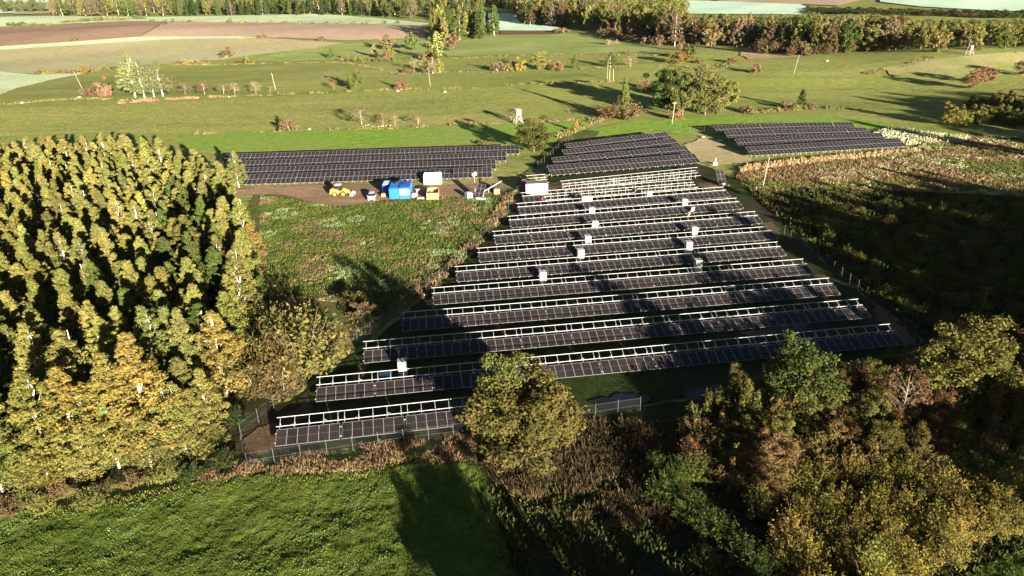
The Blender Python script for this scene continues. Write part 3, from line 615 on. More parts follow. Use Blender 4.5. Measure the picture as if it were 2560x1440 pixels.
hedge([(1850,285),(1960,276),(2040,272)],9,(8,16),(24,34),[BR,OL],'bush','bush in the hedge behind the right panel field','bushes of the hedge behind the right panels')
# copse in the middle
for k,(x,y) in enumerate(sample(wpoly([(1085,98),(1120,84),(1240,82),(1235,92),(1180,100),(1120,112)]),n=30,mind=5)):
    kind=random.choice(['birch','cone','spruce','round']); plant(kind,x,y,rng.uniform(15,23),rng.uniform(7,10),random.choice([OL,GR,YG,GR]),name='copse_tree',lod=2,single=True,label='olive-green tree of the small copse in the middle distance',group='trees of the middle copse')
# right-hand shrubs group by the frame
for x,y in sample(wpoly([(2330,318),(2400,290),(2480,262),(2640,245),(2700,330),(2560,322),(2450,320)]),n=46,mind=3.0):
    plant('round' if random.random()<.5 else 'bush',x,y,rng.uniform(4,7.5),rng.uniform(4.2,6.5),random.choice([(.16,.15,.04),(.13,.14,.035),(.17,.15,.045)]),lod=1,label='yellow-green small tree in the clump at the right frame edge',group='yellow-green trees at the right edge')
# ---- far woods: individuals in front, the rest as one mass
FARC=[OL,YG,BR,PK,GR,OL,OL,TN,BR,GR,DG]
def top_limit(x,y,h):
    B=np.array([x,y,h1(x,y)]); px=proj(B)[0]
    if px<1712: return h
    return max(3.5,min(h,height_for(B,(34 if px<2250 else 46)+rng.uniform(0,26))))
def far_wood(pix,n,mind,hr,cols,kinds,lb,grp,wr=(7,11)):
    nm='_'.join([w_ for w_ in lb.replace('dark tree in the far hedge','hedge tree').split(' in ')[0].split(' of ')[0].split(' along ')[0].split(' on ')[0].split()][-2:])
    for x,y in sample(wpoly(pix),n=n,mind=mind):
        plant(random.choice(kinds),x,y,top_limit(x,y,rng.uniform(*hr)),rng.uniform(*wr),random.choice(cols),lod=2,single=True,label=lb,group=grp,name=nm)
far_wood([(1290,62),(1400,68),(1560,88),(1650,112),(1740,122),(1830,118),(1950,128),(2060,136),(2200,128),(2330,118),(2330,104),(2000,92),(1700,74),(1500,52),(1300,36)],280,5.9,(13,21),FARC,['birch','round','round','cone'],'autumn tree in the front ranks of the long wood behind the pastures','autumn trees of the long wood behind the pastures',(8,13))
far_wood([(2100,128),(2330,132),(2620,128),(2700,70),(2400,85),(2150,100)],110,6,(9,14),[OL,GR,BR,YG,OL],['round','round','cone'],'autumn tree in the shaded wood beyond the knoll','trees of the wood beyond the knoll')
far_wood([(1850,128),(1960,142),(2110,134),(2240,124),(2200,118),(2040,130),(1930,122)],60,3.5,(4,8),[BR,OL,BR,RB],['bush','round'],'brown bush along the foot of the long wood','bushes along the foot of the long wood',(4,8))
far_wood([(1480,92),(1600,110),(1720,132),(1700,122),(1600,98),(1520,84)],26,4,(5,9),[BR,PK,TN],['bush','round'],'pale brown bush on the shaded left foot of the long wood','pale bushes at the left foot of the long wood',(5,8))
far_wood([(120,42),(300,42),(500,41),(700,38),(860,38),(1000,46),(1040,50),(1045,38),(900,14),(600,14),(300,16),(150,22)],200,9,(15,22),[OL,(.12,.115,.06),GR,(.15,.13,.08),OL],['birch','round','cone'],'woodland tree of the far wood above the pale fields','trees of the far wood at the top left',(9,14))
far_wood([(430,42),(700,39),(860,37),(1020,46),(1020,40),(860,30),(600,31),(430,34)],70,8,(15,21),[DG,GR,(.05,.075,.025)],['spruce','cone'],'dark conifer in the line in front of the far wood','dark conifers of the far wood',(8,11))
far_wood([(1060,60),(1160,60),(1180,30),(1280,20),(1290,6),(1050,6),(1040,30)],60,9,(12,19),[OL,DG,GR,YG],['birch','spruce','round'],'background tree of the distant wood beyond the copse','trees of the distant wood beyond the copse',(8,12))
far_wood([(0,32),(110,31),(112,26),(0,24)],16,12,(12,18),[(.10,.11,.05)],['round'],'hazy tree in the distant line at the top left','distant trees at the top left',(11,16))
far_wood([(2010,34),(2110,36),(2300,40),(2560,46),(2640,44),(2600,36),(2300,30),(2020,22)],90,9,(8,13),[DG,GR,BR,(.06,.07,.03)],['round','cone'],'dark tree in the far hedge on the right','dark trees of the far right hedge',(10,15))
# far-off mass of the big wood
def mass(name,pix,dens,hr,cols,lb):
    Q=wpoly(pix); P0=sample(Q,dens=dens); V=[];Fq=[];lv=[];n=0
    src=[variant(k,i,2) for k in('birch','round','cone') for i in range(3)]
    dat=[]
    for v in src:
        a=v['crown']; Va=np.empty(len(a.vertices)*3,np.float32); a.vertices.foreach_get('co',Va); dat.append((Va.reshape(-1,3)[: (len(Va)//3)//4*4],v['h'],v['R']))
    for x,y in P0:
        Va,h,Rr=dat[random.randrange(len(dat))]; hh=top_limit(x,y,rng.uniform(*hr)*1.3); s=hh/h; w_=rng.uniform(9,13)/2/Rr
        q=rng.permutation(len(Va)//4)[:170]; U=Va.reshape(-1,4,3)[q].reshape(-1,3)*np.array([w_,w_,s])
        cent=U.reshape(-1,4,3).mean(1,keepdims=True); U=((U.reshape(-1,4,3)-cent)*1.25+cent).reshape(-1,3)
        V.append(U+np.array([x,y,h1(x,y)])); lv.append(np.full(len(U),rng.uniform(0,1))*.8+np.repeat(rng.uniform(0,.2,len(U)//4),4))
    V=np.concatenate(V); lv=np.concatenate(lv)
    mt=leaf_mat(name+'_leaves',cols)
    tag(obj(name,mesh_from(name,V,np.arange(len(V)).reshape(-1,4),[mt],lv=lv)),lb,'wood',kind='stuff')
mass('distant_wood',[(1290,38),(1500,54),(1700,76),(2000,94),(2330,106),(2620,72),(2560,60),(2300,66),(2000,52),(1900,46),(1715,50),(1705,0),(1640,-20),(1420,-20),(1290,-10),(1240,10)],.016,(10,15),[(0,BR),(.25,OL),(.5,GR),(.75,OL),(1,YG)],'far-off autumn wood filling the top of the picture behind the pastures')
mass('distant_wood',[(0,-10),(600,-10),(1050,-10),(1050,8),(900,14),(600,14),(330,14)],.006,(12,18),[(0,BR),(.4,(.13,.12,.06)),(.7,OL),(1,GR)],'far-off brownish wood at the top left behind the dark conifers')
mass('distant_wood',[(1050,-15),(1290,-15),(1290,4),(1050,4)],.006,(12,18),[(0,DG),(.5,OL),(1,GR)],'far-off dark wood at the top centre')
# ---- trees just outside the frame whose shadows fall into it
for x,y,h in [(15,13,6.5),(17,20,6),(20,16,7),(24,22,6.5),(28,15,7),(22,8,8),(30,5,9),(36,12,7.5),(16,27,5),(21,30,5),(26,30,5.5),(33,25,5.5),(12.5,20,5),(14,33,4.5),(9,14,6),(18,9,8),(25,12,8.5),(13,8,7),(31,17,8),(38,20,7),(66,24,13),(72,30,13),(78,18,14),(10,22,9),(13,16,10),(12,26,8),(7.5,27,6.5),(8,20,8)]:
    plant('round',x,y,h,h*.8,OL,lod=1,label='leafy tree standing in the thicket below the drone',group='trees just below the frame')
for k in range(170):  # unseen trees, inferred from and placed for the shade over the scrub
    x=rng.uniform(74,135); y=rng.uniform(20,125)
    if x<.76*y+16: continue
    plant('round' if k%2 else 'cone',x,y,rng.uniform(10,14.5) if y<95 else rng.uniform(8,12),rng.uniform(6,9),OL,lod=1,name='unseen_tree',label='leafy tree of the wood right of the frame',group='trees of the wood right of the frame')
for k in range(70):
    y=rng.uniform(165,215); x=.76*y+rng.uniform(16,85)
    plant('round',x,y,rng.uniform(10,15),rng.uniform(7,10),OL,lod=2,label='tall tree of the wood far right of the frame',group='tall trees far right of the frame')

# ------------------------------------------------------------------ ground cover (stuff)
def tufts(name,Q,dens,h,w_,cols,lb,cat,blades=3,mask=None,trans=.2,zf=None,lean=.35):
    P=sample(Q,dens=dens)
    if mask is not None: P=P[mask(P[:,0],P[:,1])]
    n=len(P)
    if not n: return
    k=np.repeat(np.arange(n),blades); m=len(k); hh=h*rng.uniform(.5,1.3,n)[k]*rng.uniform(.7,1.1,m); a=rng.uniform(0,6.28,m); ww=w_*rng.uniform(.6,1.3,m)
    bx=P[k,0]+rng.normal(0,w_,m); by=P[k,1]+rng.normal(0,w_,m); z=hz(bx,by)+(zf(bx,by) if zf else 0)-.03
    dx,dy=np.cos(a)*ww/2,np.sin(a)*ww/2; lx,ly=rng.normal(0,lean,m)*hh,rng.normal(0,lean,m)*hh
    V=np.stack([np.c_[bx-dx,by-dy,z],np.c_[bx+dx,by+dy,z],np.c_[bx+lx+dx*.5,by+ly+dy*.5,z+hh],np.c_[bx+lx-dx*.5,by+ly-dy*.5,z+hh]],1).reshape(-1,3)
    lv=np.clip(rng.uniform(0,1,n)*.7+vnoise(P[:,0],P[:,1],2.5,9)*.4-.05,0,1)[k]
    return tag(obj(name,mesh_from(name,V,np.arange(4*m).reshape(-1,4),[leaf_mat(name+'_blades',cols,trans)],lv=np.repeat(lv,4))),lb,cat,kind='stuff')
G_=[(0,(.035,.07,.012)),(.5,(.075,.120,.02)),(1,(.14,.165,.045))]
tufts('meadow_grass',MEADOW_Q,55,.11,.09,G_,'green hummocky grass of the foreground meadow','grass',2,zf=lambda x,y:relief(x,y))
tufts('meadow_grass',LRQ,55,.11,.09,G_,'green grass in the lower right corner','grass',2,zf=lambda x,y:relief(x,y))
tufts('pale_weeds',MEADOW_Q,26,.13,.08,[(0,(.11,.18,.05)),(1,(.20,.27,.10))],'pale green weeds in patches on the foreground meadow','weeds',2,mask=lambda x,y:(vnoise(x,y,4,21)>.70)&(vnoise(x,y,1.1,22)>.5),zf=lambda x,y:relief(x,y))
DRY=[(0,(.085,.058,.034)),(.5,(.165,.112,.066)),(1,(.27,.20,.12))]
tufts('dry_weeds',wpoly([(470,1205),(560,1165),(700,1150),(900,1120),(1080,1100),(1180,1088),(1190,1160),(1080,1170),(900,1182),(700,1195),(520,1212)]),26,.62,.075,DRY,'rust-coloured dry weeds along the near site fence','dry weeds',4,mask=lambda x,y:vnoise(x,y,2.2,31)>.42)
tufts('verge_grass',wpoly([(0,1300),(200,1265),(420,1225),(560,1185),(700,1165),(900,1150),(1190,1130),(1190,1180),(900,1200),(700,1215),(500,1235),(200,1290),(0,1330)]),16,.4,.14,[(0,(.06,.085,.02)),(.6,(.12,.13,.035)),(1,(.28,.22,.10))],'rough verge grass between the meadow and the fence','grass',3)
tufts('dry_reeds',wpoly([(1200,1160),(1290,1130),(1430,1060),(1600,1060),(1680,1120),(1720,1230),(1700,1330),(1560,1330),(1400,1300),(1260,1230)]),22,.85,.07,[(0,(.035,.032,.015)),(.4,(.075,.058,.030)),(.8,(.14,.10,.055)),(1,(.06,.075,.022))],'tall brown reeds and grass in front of the leafy tree','reeds',4,mask=lambda x,y:vnoise(x,y,1.8,41)>.3)  # blade colours darkened to put shade into the reeds
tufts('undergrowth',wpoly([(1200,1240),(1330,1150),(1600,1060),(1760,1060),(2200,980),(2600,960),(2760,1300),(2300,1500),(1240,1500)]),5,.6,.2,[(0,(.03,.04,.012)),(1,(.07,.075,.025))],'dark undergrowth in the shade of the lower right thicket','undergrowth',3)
WEED=[(0,(.030,.058,.013)),(.45,(.070,.105,.024)),(.8,(.125,.14,.040)),(1,(.19,.125,.065))]
WQ=wpoly([(650,490),(740,500),(850,522),(960,505),(1120,496),(1260,490),(1262,530),(1130,670),(1000,760),(900,850),(860,760),(700,740),(650,650)])
tufts('weeds',WQ,11,.36,.17,WEED,'green and brown weeds on the rough ground left of the panels','weeds',4)
tufts('pale_weeds',WQ,12,.42,.14,[(0,(.14,.20,.09)),(1,(.30,.36,.22))],'pale thistles scattered over the rough ground','weeds',3,mask=lambda x,y:(vnoise(x,y,7,51)>.6)&(vnoise(x,y,1.6,52)>.5))
tufts('dry_weeds',WQ,9,.45,.13,DRY,'brown dry docks scattered over the rough ground','dry weeds',3,mask=lambda x,y:(vnoise(x,y,6,53)>.6)&(vnoise(x,y,1.5,54)>.4))
tufts('dry_weeds',wpoly([(1262,490),(1290,480),(1262,545),(1130,690),(1040,770),(1000,760),(1120,660),(1220,560)]),7,.7,.2,DRY,'brown dry weeds along the left site fence','dry weeds',4,mask=lambda x,y:vnoise(x,y,2,55)>.4)
FQ=wpoly([(1835,445),(1880,410),(2280,376),(2330,352),(2460,344),(2700,345),(2700,500),(2500,478),(2300,478),(2150,480),(2000,470),(1920,490),(1870,470)])
tufts('dry_weeds',FQ,6,.55,.2,[(0,(.10,.068,.035)),(.5,(.17,.12,.062)),(1,(.26,.195,.11))],'brown dry weeds of the fallow ground right of the site','dry weeds',4,mask=lambda x,y:vnoise(x*.35,y,4,61)>.42)
tufts('green_weeds',FQ,4,.45,.25,[(0,(.06,.09,.02)),(1,(.14,.15,.045))],'green weeds between the dry weeds of the fallow ground','weeds',3,mask=lambda x,y:vnoise(x*.35,y,4,61)<.5)
tufts('pale_weeds',FQ,4.5,.5,.25,[(0,(.24,.26,.14)),(1,(.42,.42,.27))],'cream seed heads in streaks over the fallow ground','weeds',3,mask=lambda x,y:(vnoise(x*.45,y,6,62)>.52)&(vnoise(x,y,1.8,63)>.4))
tufts('pale_weeds',wpoly([(2180,335),(2240,322),(2330,335),(2420,345),(2400,358),(2290,360),(2260,368)]),5,.8,.32,[(0,(.30,.32,.18)),(1,(.52,.52,.36))],'cream seed heads beyond the right panel field','weeds',3,mask=lambda x,y:vnoise(x,y,2,64)>.3)
tufts('dry_grass',wpoly([(1850,432),(2000,412),(2150,398),(2300,382),(2290,376),(2150,390),(2000,402),(1860,420)]),8,.9,.25,[(0,(.30,.20,.11)),(1,(.46,.33,.19))],'tan dry grass bank below the right panel field','dry grass',3)
def margin(pix,wd,dens,h,lb,cols=((0,(.12,.11,.045)),(1,(.22,.18,.09)))):
    L=np.array([at(*q)[:2] for q in pix]); d=nrm(np.gradient(L,axis=0)); nn=np.c_[-d[:,1],d[:,0]]
    Q=np.r_[L+nn*wd/2,(L-nn*wd/2)[::-1]]; tufts('dry_grass',Q,dens,h*.7,.35,list(cols),lb,'dry grass',3,mask=lambda x,y:vnoise(x,y,3,71)>.5)
margin([(440,336),(560,334),(700,330),(850,325),(1000,321),(1150,312),(1300,306),(1450,300),(1500,296)],2.2,5,.8,'tan dry grass margin above the grass strip')
margin([(200,246),(300,250),(420,248),(560,242),(700,236),(850,230),(1000,224),(1150,222),(1300,212),(1420,208),(1560,202)],3.0,3,.9,'tan dry grass margin across the pasture')
margin([(300,258),(420,250),(540,243)],4.0,4,1.1,'reddish dry grass below the birch clump',((0,(.15,.09,.055)),(1,(.28,.19,.12))))
margin([(0,262),(60,258),(110,252),(200,247)],2.5,3,.8,'brown dry grass at the left end of the pasture margin')
margin([(430,162),(560,162),(700,158),(850,156),(1000,186),(1150,180),(1250,182)],2.5,2,.9,'brown grass margin under the hedges')
margin([(1100,148),(1250,140),(1450,138),(1600,138),(1700,140)],3.0,2,.9,'brown grass margin below the bright pasture')
margin([(1450,172),(1560,168),(1680,164),(1800,180)],3.5,2,.9,'tan grass margin right of the three poles')
margin([(1860,284),(1960,276),(2080,270),(2160,276)],2.5,3,.9,'tan grass margin behind the right panel field')
margin([(2160,185),(2260,165),(2330,143)],3.0,3,.9,'tan grass margin climbing the knoll')
margin([(1390,345),(1440,325),(1500,298)],3.5,5,.9,'tan grass along the ditch')
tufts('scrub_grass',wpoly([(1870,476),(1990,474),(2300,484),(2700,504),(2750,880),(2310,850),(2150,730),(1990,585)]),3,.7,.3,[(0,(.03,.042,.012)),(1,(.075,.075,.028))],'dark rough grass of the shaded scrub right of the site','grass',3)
tufts('pasture_grass',wpoly([(0,340),(0,270),(300,262),(700,240),(1300,215),(1500,215),(1450,298),(1150,310),(700,328),(440,334),(200,330)]),3.5,.08,.12,[(0,(.17,.19,.055)),(1,(.26,.24,.09))],'short tussocky grass of the middle pasture','grass',2)
#PART3
# ------------------------------------------------------------------ solar tables
TILT=R(17.5); cT,sT=math.cos(TILT),math.sin(TILT); ZL=.8; MW=1.155; ML=2.30
def u_(s,off=0): return (s*cT-off*sT, ZL+s*sT+off*cT)       # (y,z) at slope distance s, off = above the plane
def panel_mesh():
    mb=MB(); W,L,t,f=1.134,2.278,.035,.028
    mb.box((W/2,L/2,t/2-.004),(W-2*f,L-2*f,t-.012),CELLS)
    for x in (f/2,W-f/2): mb.box((x,L/2,t/2),(f,L,t),ALU)
    for y in (f/2,L-f/2): mb.box((W/2,y,t/2),(W-2*f,f,t),ALU)
    mb.box((W/2,L/2,t-.008),(W-2*f,.022,.006),LINE)
    return mb.mesh('solar_panel')
PANEL=panel_mesh(); _pm={}
def shared(key,fn):
    if key not in _pm: _pm[key]=fn()
    return _pm[key]
def solar_table(x,y,az,n,rows,label,group,detail=True,name='solar_table',ry=0,z=None):
    t=empty(name,(x,y,h1(x,y) if z is None else z),az,label,'solar table',group); t.rotation_euler=(0,-ry,az)
    W=n*MW-.02
    for j in range(rows):
        yy,zz=u_(j*ML)
        for i in range(n): obj('solar_panel',PANEL,t,(i*MW,yy,zz),(TILT,0,0))
    def rail():
        return MB().bar((-.14,0,0),(W+.14,0,0),.062,STEEL,.062).mesh('rail')
    rm=shared(('rail',n),rail)
    for s in (.5,1.8,2.8,4.1): yy,zz=u_(s,-.045); obj('rail',rm,t,(0,yy,zz))
    m=max(2,n-1); xs=[.25+(W-.5)*k/(m-1) for k in range(m)]
    a0=u_(.15,-.13);a1=u_(4.25,-.13)
    raf=shared('rafter',lambda:MB().bar((0,a0[0],a0[1]),(0,a1[0],a1[1]),.045,STEEL,.07).mesh('rafter'))
    p1=u_(1.15,-.17);p2=u_(3.4,-.17)
    def leg():
        mb=MB(); mb.bar((0,p1[0],-.3),(0,p1[0],p1[1]),.06,STEEL); mb.bar((0,p2[0],-.3),(0,p2[0],p2[1]),.06,STEEL); return mb
    if detail:
        l1=shared('post1',lambda:MB().bar((0,p1[0],-.3),(0,p1[0],p1[1]),.06,STEEL).mesh('post')); l2=shared('post2',lambda:MB().bar((0,p2[0],-.3),(0,p2[0],p2[1]),.06,STEEL).mesh('post'))
        st=shared('strut',lambda:MB().bar((0,p2[0],1.25),(0,u_(2.9,-.17)[0],u_(2.9,-.17)[1]),.035,STEEL).mesh('strut'))
        for x_ in xs:
            obj('rafter',raf,t,(x_,0,0)); obj('post',l1,t,(x_,0,0)); obj('post',l2,t,(x_,0,0)); obj('strut',st,t,(x_,0,0))
        dx=xs[1]-xs[0]
        for a,b in ((0,1),(-1,-2)) if m>3 else ():
            br=shared(('brace',a,n),lambda:MB().bar((0,p2[0]+.05,.35),(xs[b]-xs[a],p2[0]+.05,p2[1]-.12),.042,STEEL).mesh('brace'))
            obj('brace',br,t,(xs[a],0,0))
    else:
        def fr():
            mb=leg(); mb.bar((0,a0[0],a0[1]),(0,a1[0],a1[1]),.055,STEEL,.09); return mb.mesh('support')
        sp=shared('support',fr)
        for x_ in xs: obj('support',sp,t,(x_,0,0))
    return t
ORD=['first','second','third','fourth','fifth','sixth','seventh','eighth','ninth','tenth','eleventh','twelfth','thirteenth']
def row(pix,rows,lab,group,detail,name='solar_table',n_total=None,first_n=None):
    L=[]
    for q in pix: p=at(q[0],q[1],ZL); L.append(p[:2])
    L=np.array(L); d=np.r_[0,np.cumsum(np.hypot(*np.diff(L,axis=0).T))]; tot=d[-1]
    N=n_total or max(2,round((tot+.2)/(MW+.03)))
    k=max(1,N//6); rem=N-6*k
    sizes=[6]*k
    if rem>=4: sizes.append(rem)
    else:
        for q in range(rem): sizes[-1-(q%max(1,min(2,k)))]+=1 
    sizes=sizes if first_n is None else first_n
    gap=(tot-sum(s*MW for s in sizes))/max(1,len(sizes)-1) if len(sizes)>1 else 0
    gap=min(.35,max(.12,gap)); p=0
    for i,s in enumerate(sizes):
        A=[np.interp(p,d,L[:,c]) for c in(0,1)]; q=min(tot,p+s*MW); 
        if q-p<1: break
        B=[np.interp(q,d,L[:,c]) for c in(0,1)]; az=math.atan2(B[1]-A[1],B[0]-A[0])
        ha,hb=h1(*A),h1(*B)
        solar_table(A[0],A[1],az,s,rows,lab.format(ORD[i] if i<13 else 'last'),group,detail,name,ry=math.atan2(hb-ha,q-p),z=ha)
        p+=s*MW+gap
RN=['nearest','second nearest','third nearest','fourth nearest','fifth nearest','sixth nearest','seventh nearest','eighth nearest','ninth nearest','tenth nearest']
RB_=[((688.3,1116.4),(1170.8,1062)),((790,1005),(2264,862)),((910,908),(2179,794)),((1007,829),(2102,737)),((1084.7,762.5),(2031.6,685.7)),((1144,705),(1966.7,639.5)),((1200,655.6),(1944,598)),((1240,610.6),(1908,558)),((1279.6,570),(1859,522)),((1302,536),(1827,492))]
for i,pq in enumerate(RB_):
    row(pq,1,'half-fitted solar table, {} from the left in the '+RN[i]+' row','half-fitted solar tables of the near field',True)
row([(1313,507.5),(1362,503.5)],1,'short half-fitted solar table in front of the white office container','half-fitted solar tables of the near field',True,first_n=[4])
row([(1366,503),(1745,471.5)],0,'bare unfitted table frame, {} from the left in the nearer frame row','bare table frames behind the near field',True,'table_frame')
row([(1416,476),(1762,440)],0,'bare unfitted table frame, {} from the left in the farther frame row','bare table frames behind the near field',True,'table_frame')
row([(1325,462),(1368,458.5)],0,'short bare table frame behind the white office container','bare table frames behind the near field',True,'table_frame',first_n=[4])
LFT='left field of finished panels'
for nm_,pq in (('front',((592,461.8),(1229.5,442.7))),('second',((592,443.3),(1240,422))),('third',((586,425),(1266,401.7))),('back',((556,407.2),(1298.5,383.9)))):
    row(pq,2,'finished solar table, {} from the left in the '+nm_+' row of the left field',LFT,False)
for nm_,pq in (('front',((1380,438.4),(1753.3,406.2))),('second',((1392,417),(1731,385.5))),('third',((1420.5,396.5),(1704,366))),('back',((1428,380),(1684,348.5)))):
    row(pq,2,'finished solar table, {} from the left in the '+nm_+' row of the middle field','middle field of finished panels',False)
for nm_,pq in (('front',((1880.6,389.5),(2000,382),(2130,374),(2266,365.8))),('second',((1852,368.5),(1980,361),(2100,356.5),(2219,352.5))),('third',((1824,349.5),(1940,344.5),(2060,341),(2178,337.5))),('back',((1796,333.5),(1880,329.5),(2000,325),(2141,324)))):
    row(pq,2,'finished solar table, {} from the left in the '+nm_+' row of the right field','right field of finished panels',False)

# ------------------------------------------------------------------ wrapped module stacks
def stack(px,ytop,lb,wd=1.15,h=2.3,rz=.14):
    B=at(px,ytop,h); t=empty('module_stack',(B[0],B[1]+.55,B[2]),rz,lb,'pallet stack','wrapped stacks of panels between the rows')
    p=MB()
    for y in (-.5,0,.5): p.box((0,y,.05),(wd,.1,.1),WOOD)
    for x in np.linspace(-wd/2+.08,wd/2-.08,5): p.box((x,0,.115),(.12,1.15,.024),WOOD)
    p.build('pallet',t)
    b=MB(); b.box((0,0,.13+(h-.2)/2),(wd-.04,1.1,h-.2),CREAM); b.build('wrapped_panels',t)
    s=MB()
    for z in (.55,1.15,1.75): s.box((0,0,z),(wd-.03,1.112,.03),BLACK)
    s.build('strap',t)
    c=MB(); c.box((0,0,h-.045),(wd,1.15,.05),GREYC); c.box((0,0,h-.014),(.03,1.152,.012),BLACK); c.build('cardboard_lid',t)
for px,yt,lb in [(1003,905,'wrapped panel stack standing alone between the two nearest long rows'),(1357,681,'wrapped panel stack, nearest of the left line of stacks'),(1452,625,'wrapped panel stack, second nearest of the left line of stacks'),(1470,591,'wrapped panel stack, third nearest of the left line of stacks'),(1488,554,'wrapped panel stack, fourth nearest of the left line of stacks'),(1480,520,'wrapped panel stack, fifth nearest of the left line of stacks'),
                 (1461,492,'wrapped panel stack, left one of the touching pair by the bare frames'),(1473.5,491,'wrapped panel stack, right one of the touching pair by the bare frames'),
                 (1748,651,'wrapped panel stack, nearest of the right line of stacks'),(1724,606,'wrapped panel stack, second nearest of the right line of stacks'),(1738,569,'wrapped panel stack, third nearest of the right line of stacks'),(1713,499,'wrapped panel stack, farthest of the right line of stacks'),(1624,479,'wrapped panel stack standing against the bare frames')]:
    stack(px,yt,lb)
def flat_thing(name,px,py,d,mat,lb,cat,rz=.1,z=.0,tilt=0):
    B=at(px,py,z); mb=MB(); mb.box((0,0,d[2]/2),d,mat,rx=tilt); mb.box((0,0,d[2]+.01),(d[0]*.8,d[1]*.8,.02),mat,rx=tilt)
    o=mb.build(name,None,loc=(B[0],B[1],B[2]+z+.05),rot=(0,0,rz)); tag(o,lb,cat); return o
flat_thing('loose_panel_box',964,938,(1.7,1.1,.3),LIGHTBL,'pale blue flat package under the second nearest row','package')
flat_thing('loose_panel_box',1824,719,(1.5,.9,.15),WHITE,'white flat sheet lying under the fourth nearest row','sheet',.3)
flat_thing('foil_heap',1960,820,(1.5,.8,.2),LIGHTBL,'crumpled pale foil under the right end of the second row','foil')
flat_thing('foil_heap',1395,611,(1.6,.8,.3),LIGHTBL,'crumpled blue-white foil between the middle rows','foil')
flat_thing('foil_heap',1308,540,(1.3,1.6,.3),LIGHTBL,'crumpled foil heap at the left end of the rows','foil')
flat_thing('foil_heap',1368,432,(1.3,.6,.2),LIGHTBL,'pale foil at the left end of the middle panel field','foil')
flat_thing('blue_sheet',1800,352,(1.3,1.0,.15),LIGHTBL,'pale blue sheet on the sand beside the right panel field','sheet')
flat_thing('inverter_box',1162,1043,(.7,.45,.9),LIGHTBL,'pale blue box at the right end of the nearest row','box',.1)

# ------------------------------------------------------------------ containers and site yard
def container(px,py,W,Dp,Hh,mats,lb,rz=R(2),front=None,group=None,windows=False,name='site_container'):
    B=at(px,py); body,roof,trim=mats; t=empty(name,(B[0],B[1],B[2]),rz,lb,'container',group)
    m=MB(); m.box((0,Dp/2,Hh/2),(W-.06,Dp-.06,Hh-.1),body)
    n=int(W/.28)
    for k in range(n): m.box((-W/2+.2+(W-.4)*k/(n-1),.02,Hh/2),(.12,.05,Hh-.4),body)
    n=int(Dp/.35)
    for k in range(n):
        for s in(-1,1): m.box((s*(W/2-.02),.25+(Dp-.5)*k/(n-1),Hh/2),(.05,.15,Hh-.4),body)
    m.build('walls',t)
    e=MB()
    for x in(-W/2+.06,W/2-.06):
        for y in(.06,Dp-.06): e.box((x,y,Hh/2),(.13,.13,Hh),trim)
    for y in(.06,Dp-.06):
        for z in(.08,Hh-.08): e.box((0,y,z),(W-.27,.12,.16),trim)
    for x in(-W/2+.06,W/2-.06):
        for z in(.08,Hh-.08): e.box((x,Dp/2,z),(.12,Dp-.27,.16),trim)
    e.build('frame',t)
    r=MB(); r.box((0,Dp/2,Hh+.03),(W-.1,Dp-.1,.06),roof)
    for k in range(5): r.box((0,Dp*(k+.5)/5,Hh+.075),(W-.3,.08,.03),roof)
    r.build('roof',t)
    return t,B
BLs=(BLUE,BLUE,BLUE); 
t,B=container(987.5,499,2.45,6.0,2.6,(BLUE,BLUE,BLUED),'bright blue site container, left one of the pair'); 
t2,B2=container(1012.5,498.5,2.45,6.6,2.75,(BLUE,BLUED,BLUED),'deep blue site container with a white shuttered front, right one of the pair')
m=MB(); 
for x in(-.55,.55): m.box((x,-.05,1.7),(1.06,.08,1.2),WHITE)
m.box((0,-.04,2.36),(2.2,.1,.08),WHITE); m.build('shutter',t2)
def junk(parent_px,z,parts,name,lb,cat,rz=0):
    B=at(parent_px[0],parent_px[1],z); m=MB()
    for c,d,mt in parts: m.box(c,d,mt)
    tag(m.build(name,None,loc=(B[0],B[1],B[2]+z),rot=(0,0,rz)),lb,cat)
m=MB(); m.bar((-.45,0,.2),(.45,0,.2),.42,BLACK,n=10); m.box((.5,.2,.15),(.4,.5,.3),BLACK); m.box((-.1,.6,.1),(.3,.6,.2),BLACK)
tag(m.build('roof_junk',None,loc=(B[0]+.1,B[1]+3.6,B[2]+2.72),rot=(0,0,.5)),'black tubes lying on the roof of the left blue container','pipes')
m=MB(); 
for k in range(10): 
    a=k/10*6.283; m.bar((.42*math.cos(a),.42*math.sin(a),.12),(.42*math.cos(a+.63),.42*math.sin(a+.63),.12),.16,BLACK)
tag(m.build('tyre',None,loc=(B2[0]-.1,B2[1]+2.6,B2[2]+2.87)),'black tyre lying on the roof of the right blue container','tyre')
m=MB(); m.box((0,0,.2),(.5,.7,.4),BLACK); m.box((.1,.0,.46),(.3,.3,.12),GREYC); tag(m.build('roof_crate',None,loc=(B2[0]+.25,B2[1]+4.6,B2[2]+2.87)),'small dark crate with a grey lid on the right blue container','crate')
container(966,486,1.6,3.5,2.3,(BLUED,TARP,BLUED),'added dark blue box standing in for the shaded side wall left of the blue pair')  # extra box in deep blue, its colour standing for a side wall in shade
container(1082,462.5,4.3,2.4,2.5,(WHITE,WHITE,GREYC),'white office container beside the left panel field')
t,B=container(1342.5,487.5,5.0,3.0,2.6,(WHITE,ROOFD,WHITE),'white office container with dark roof among the bare frames')
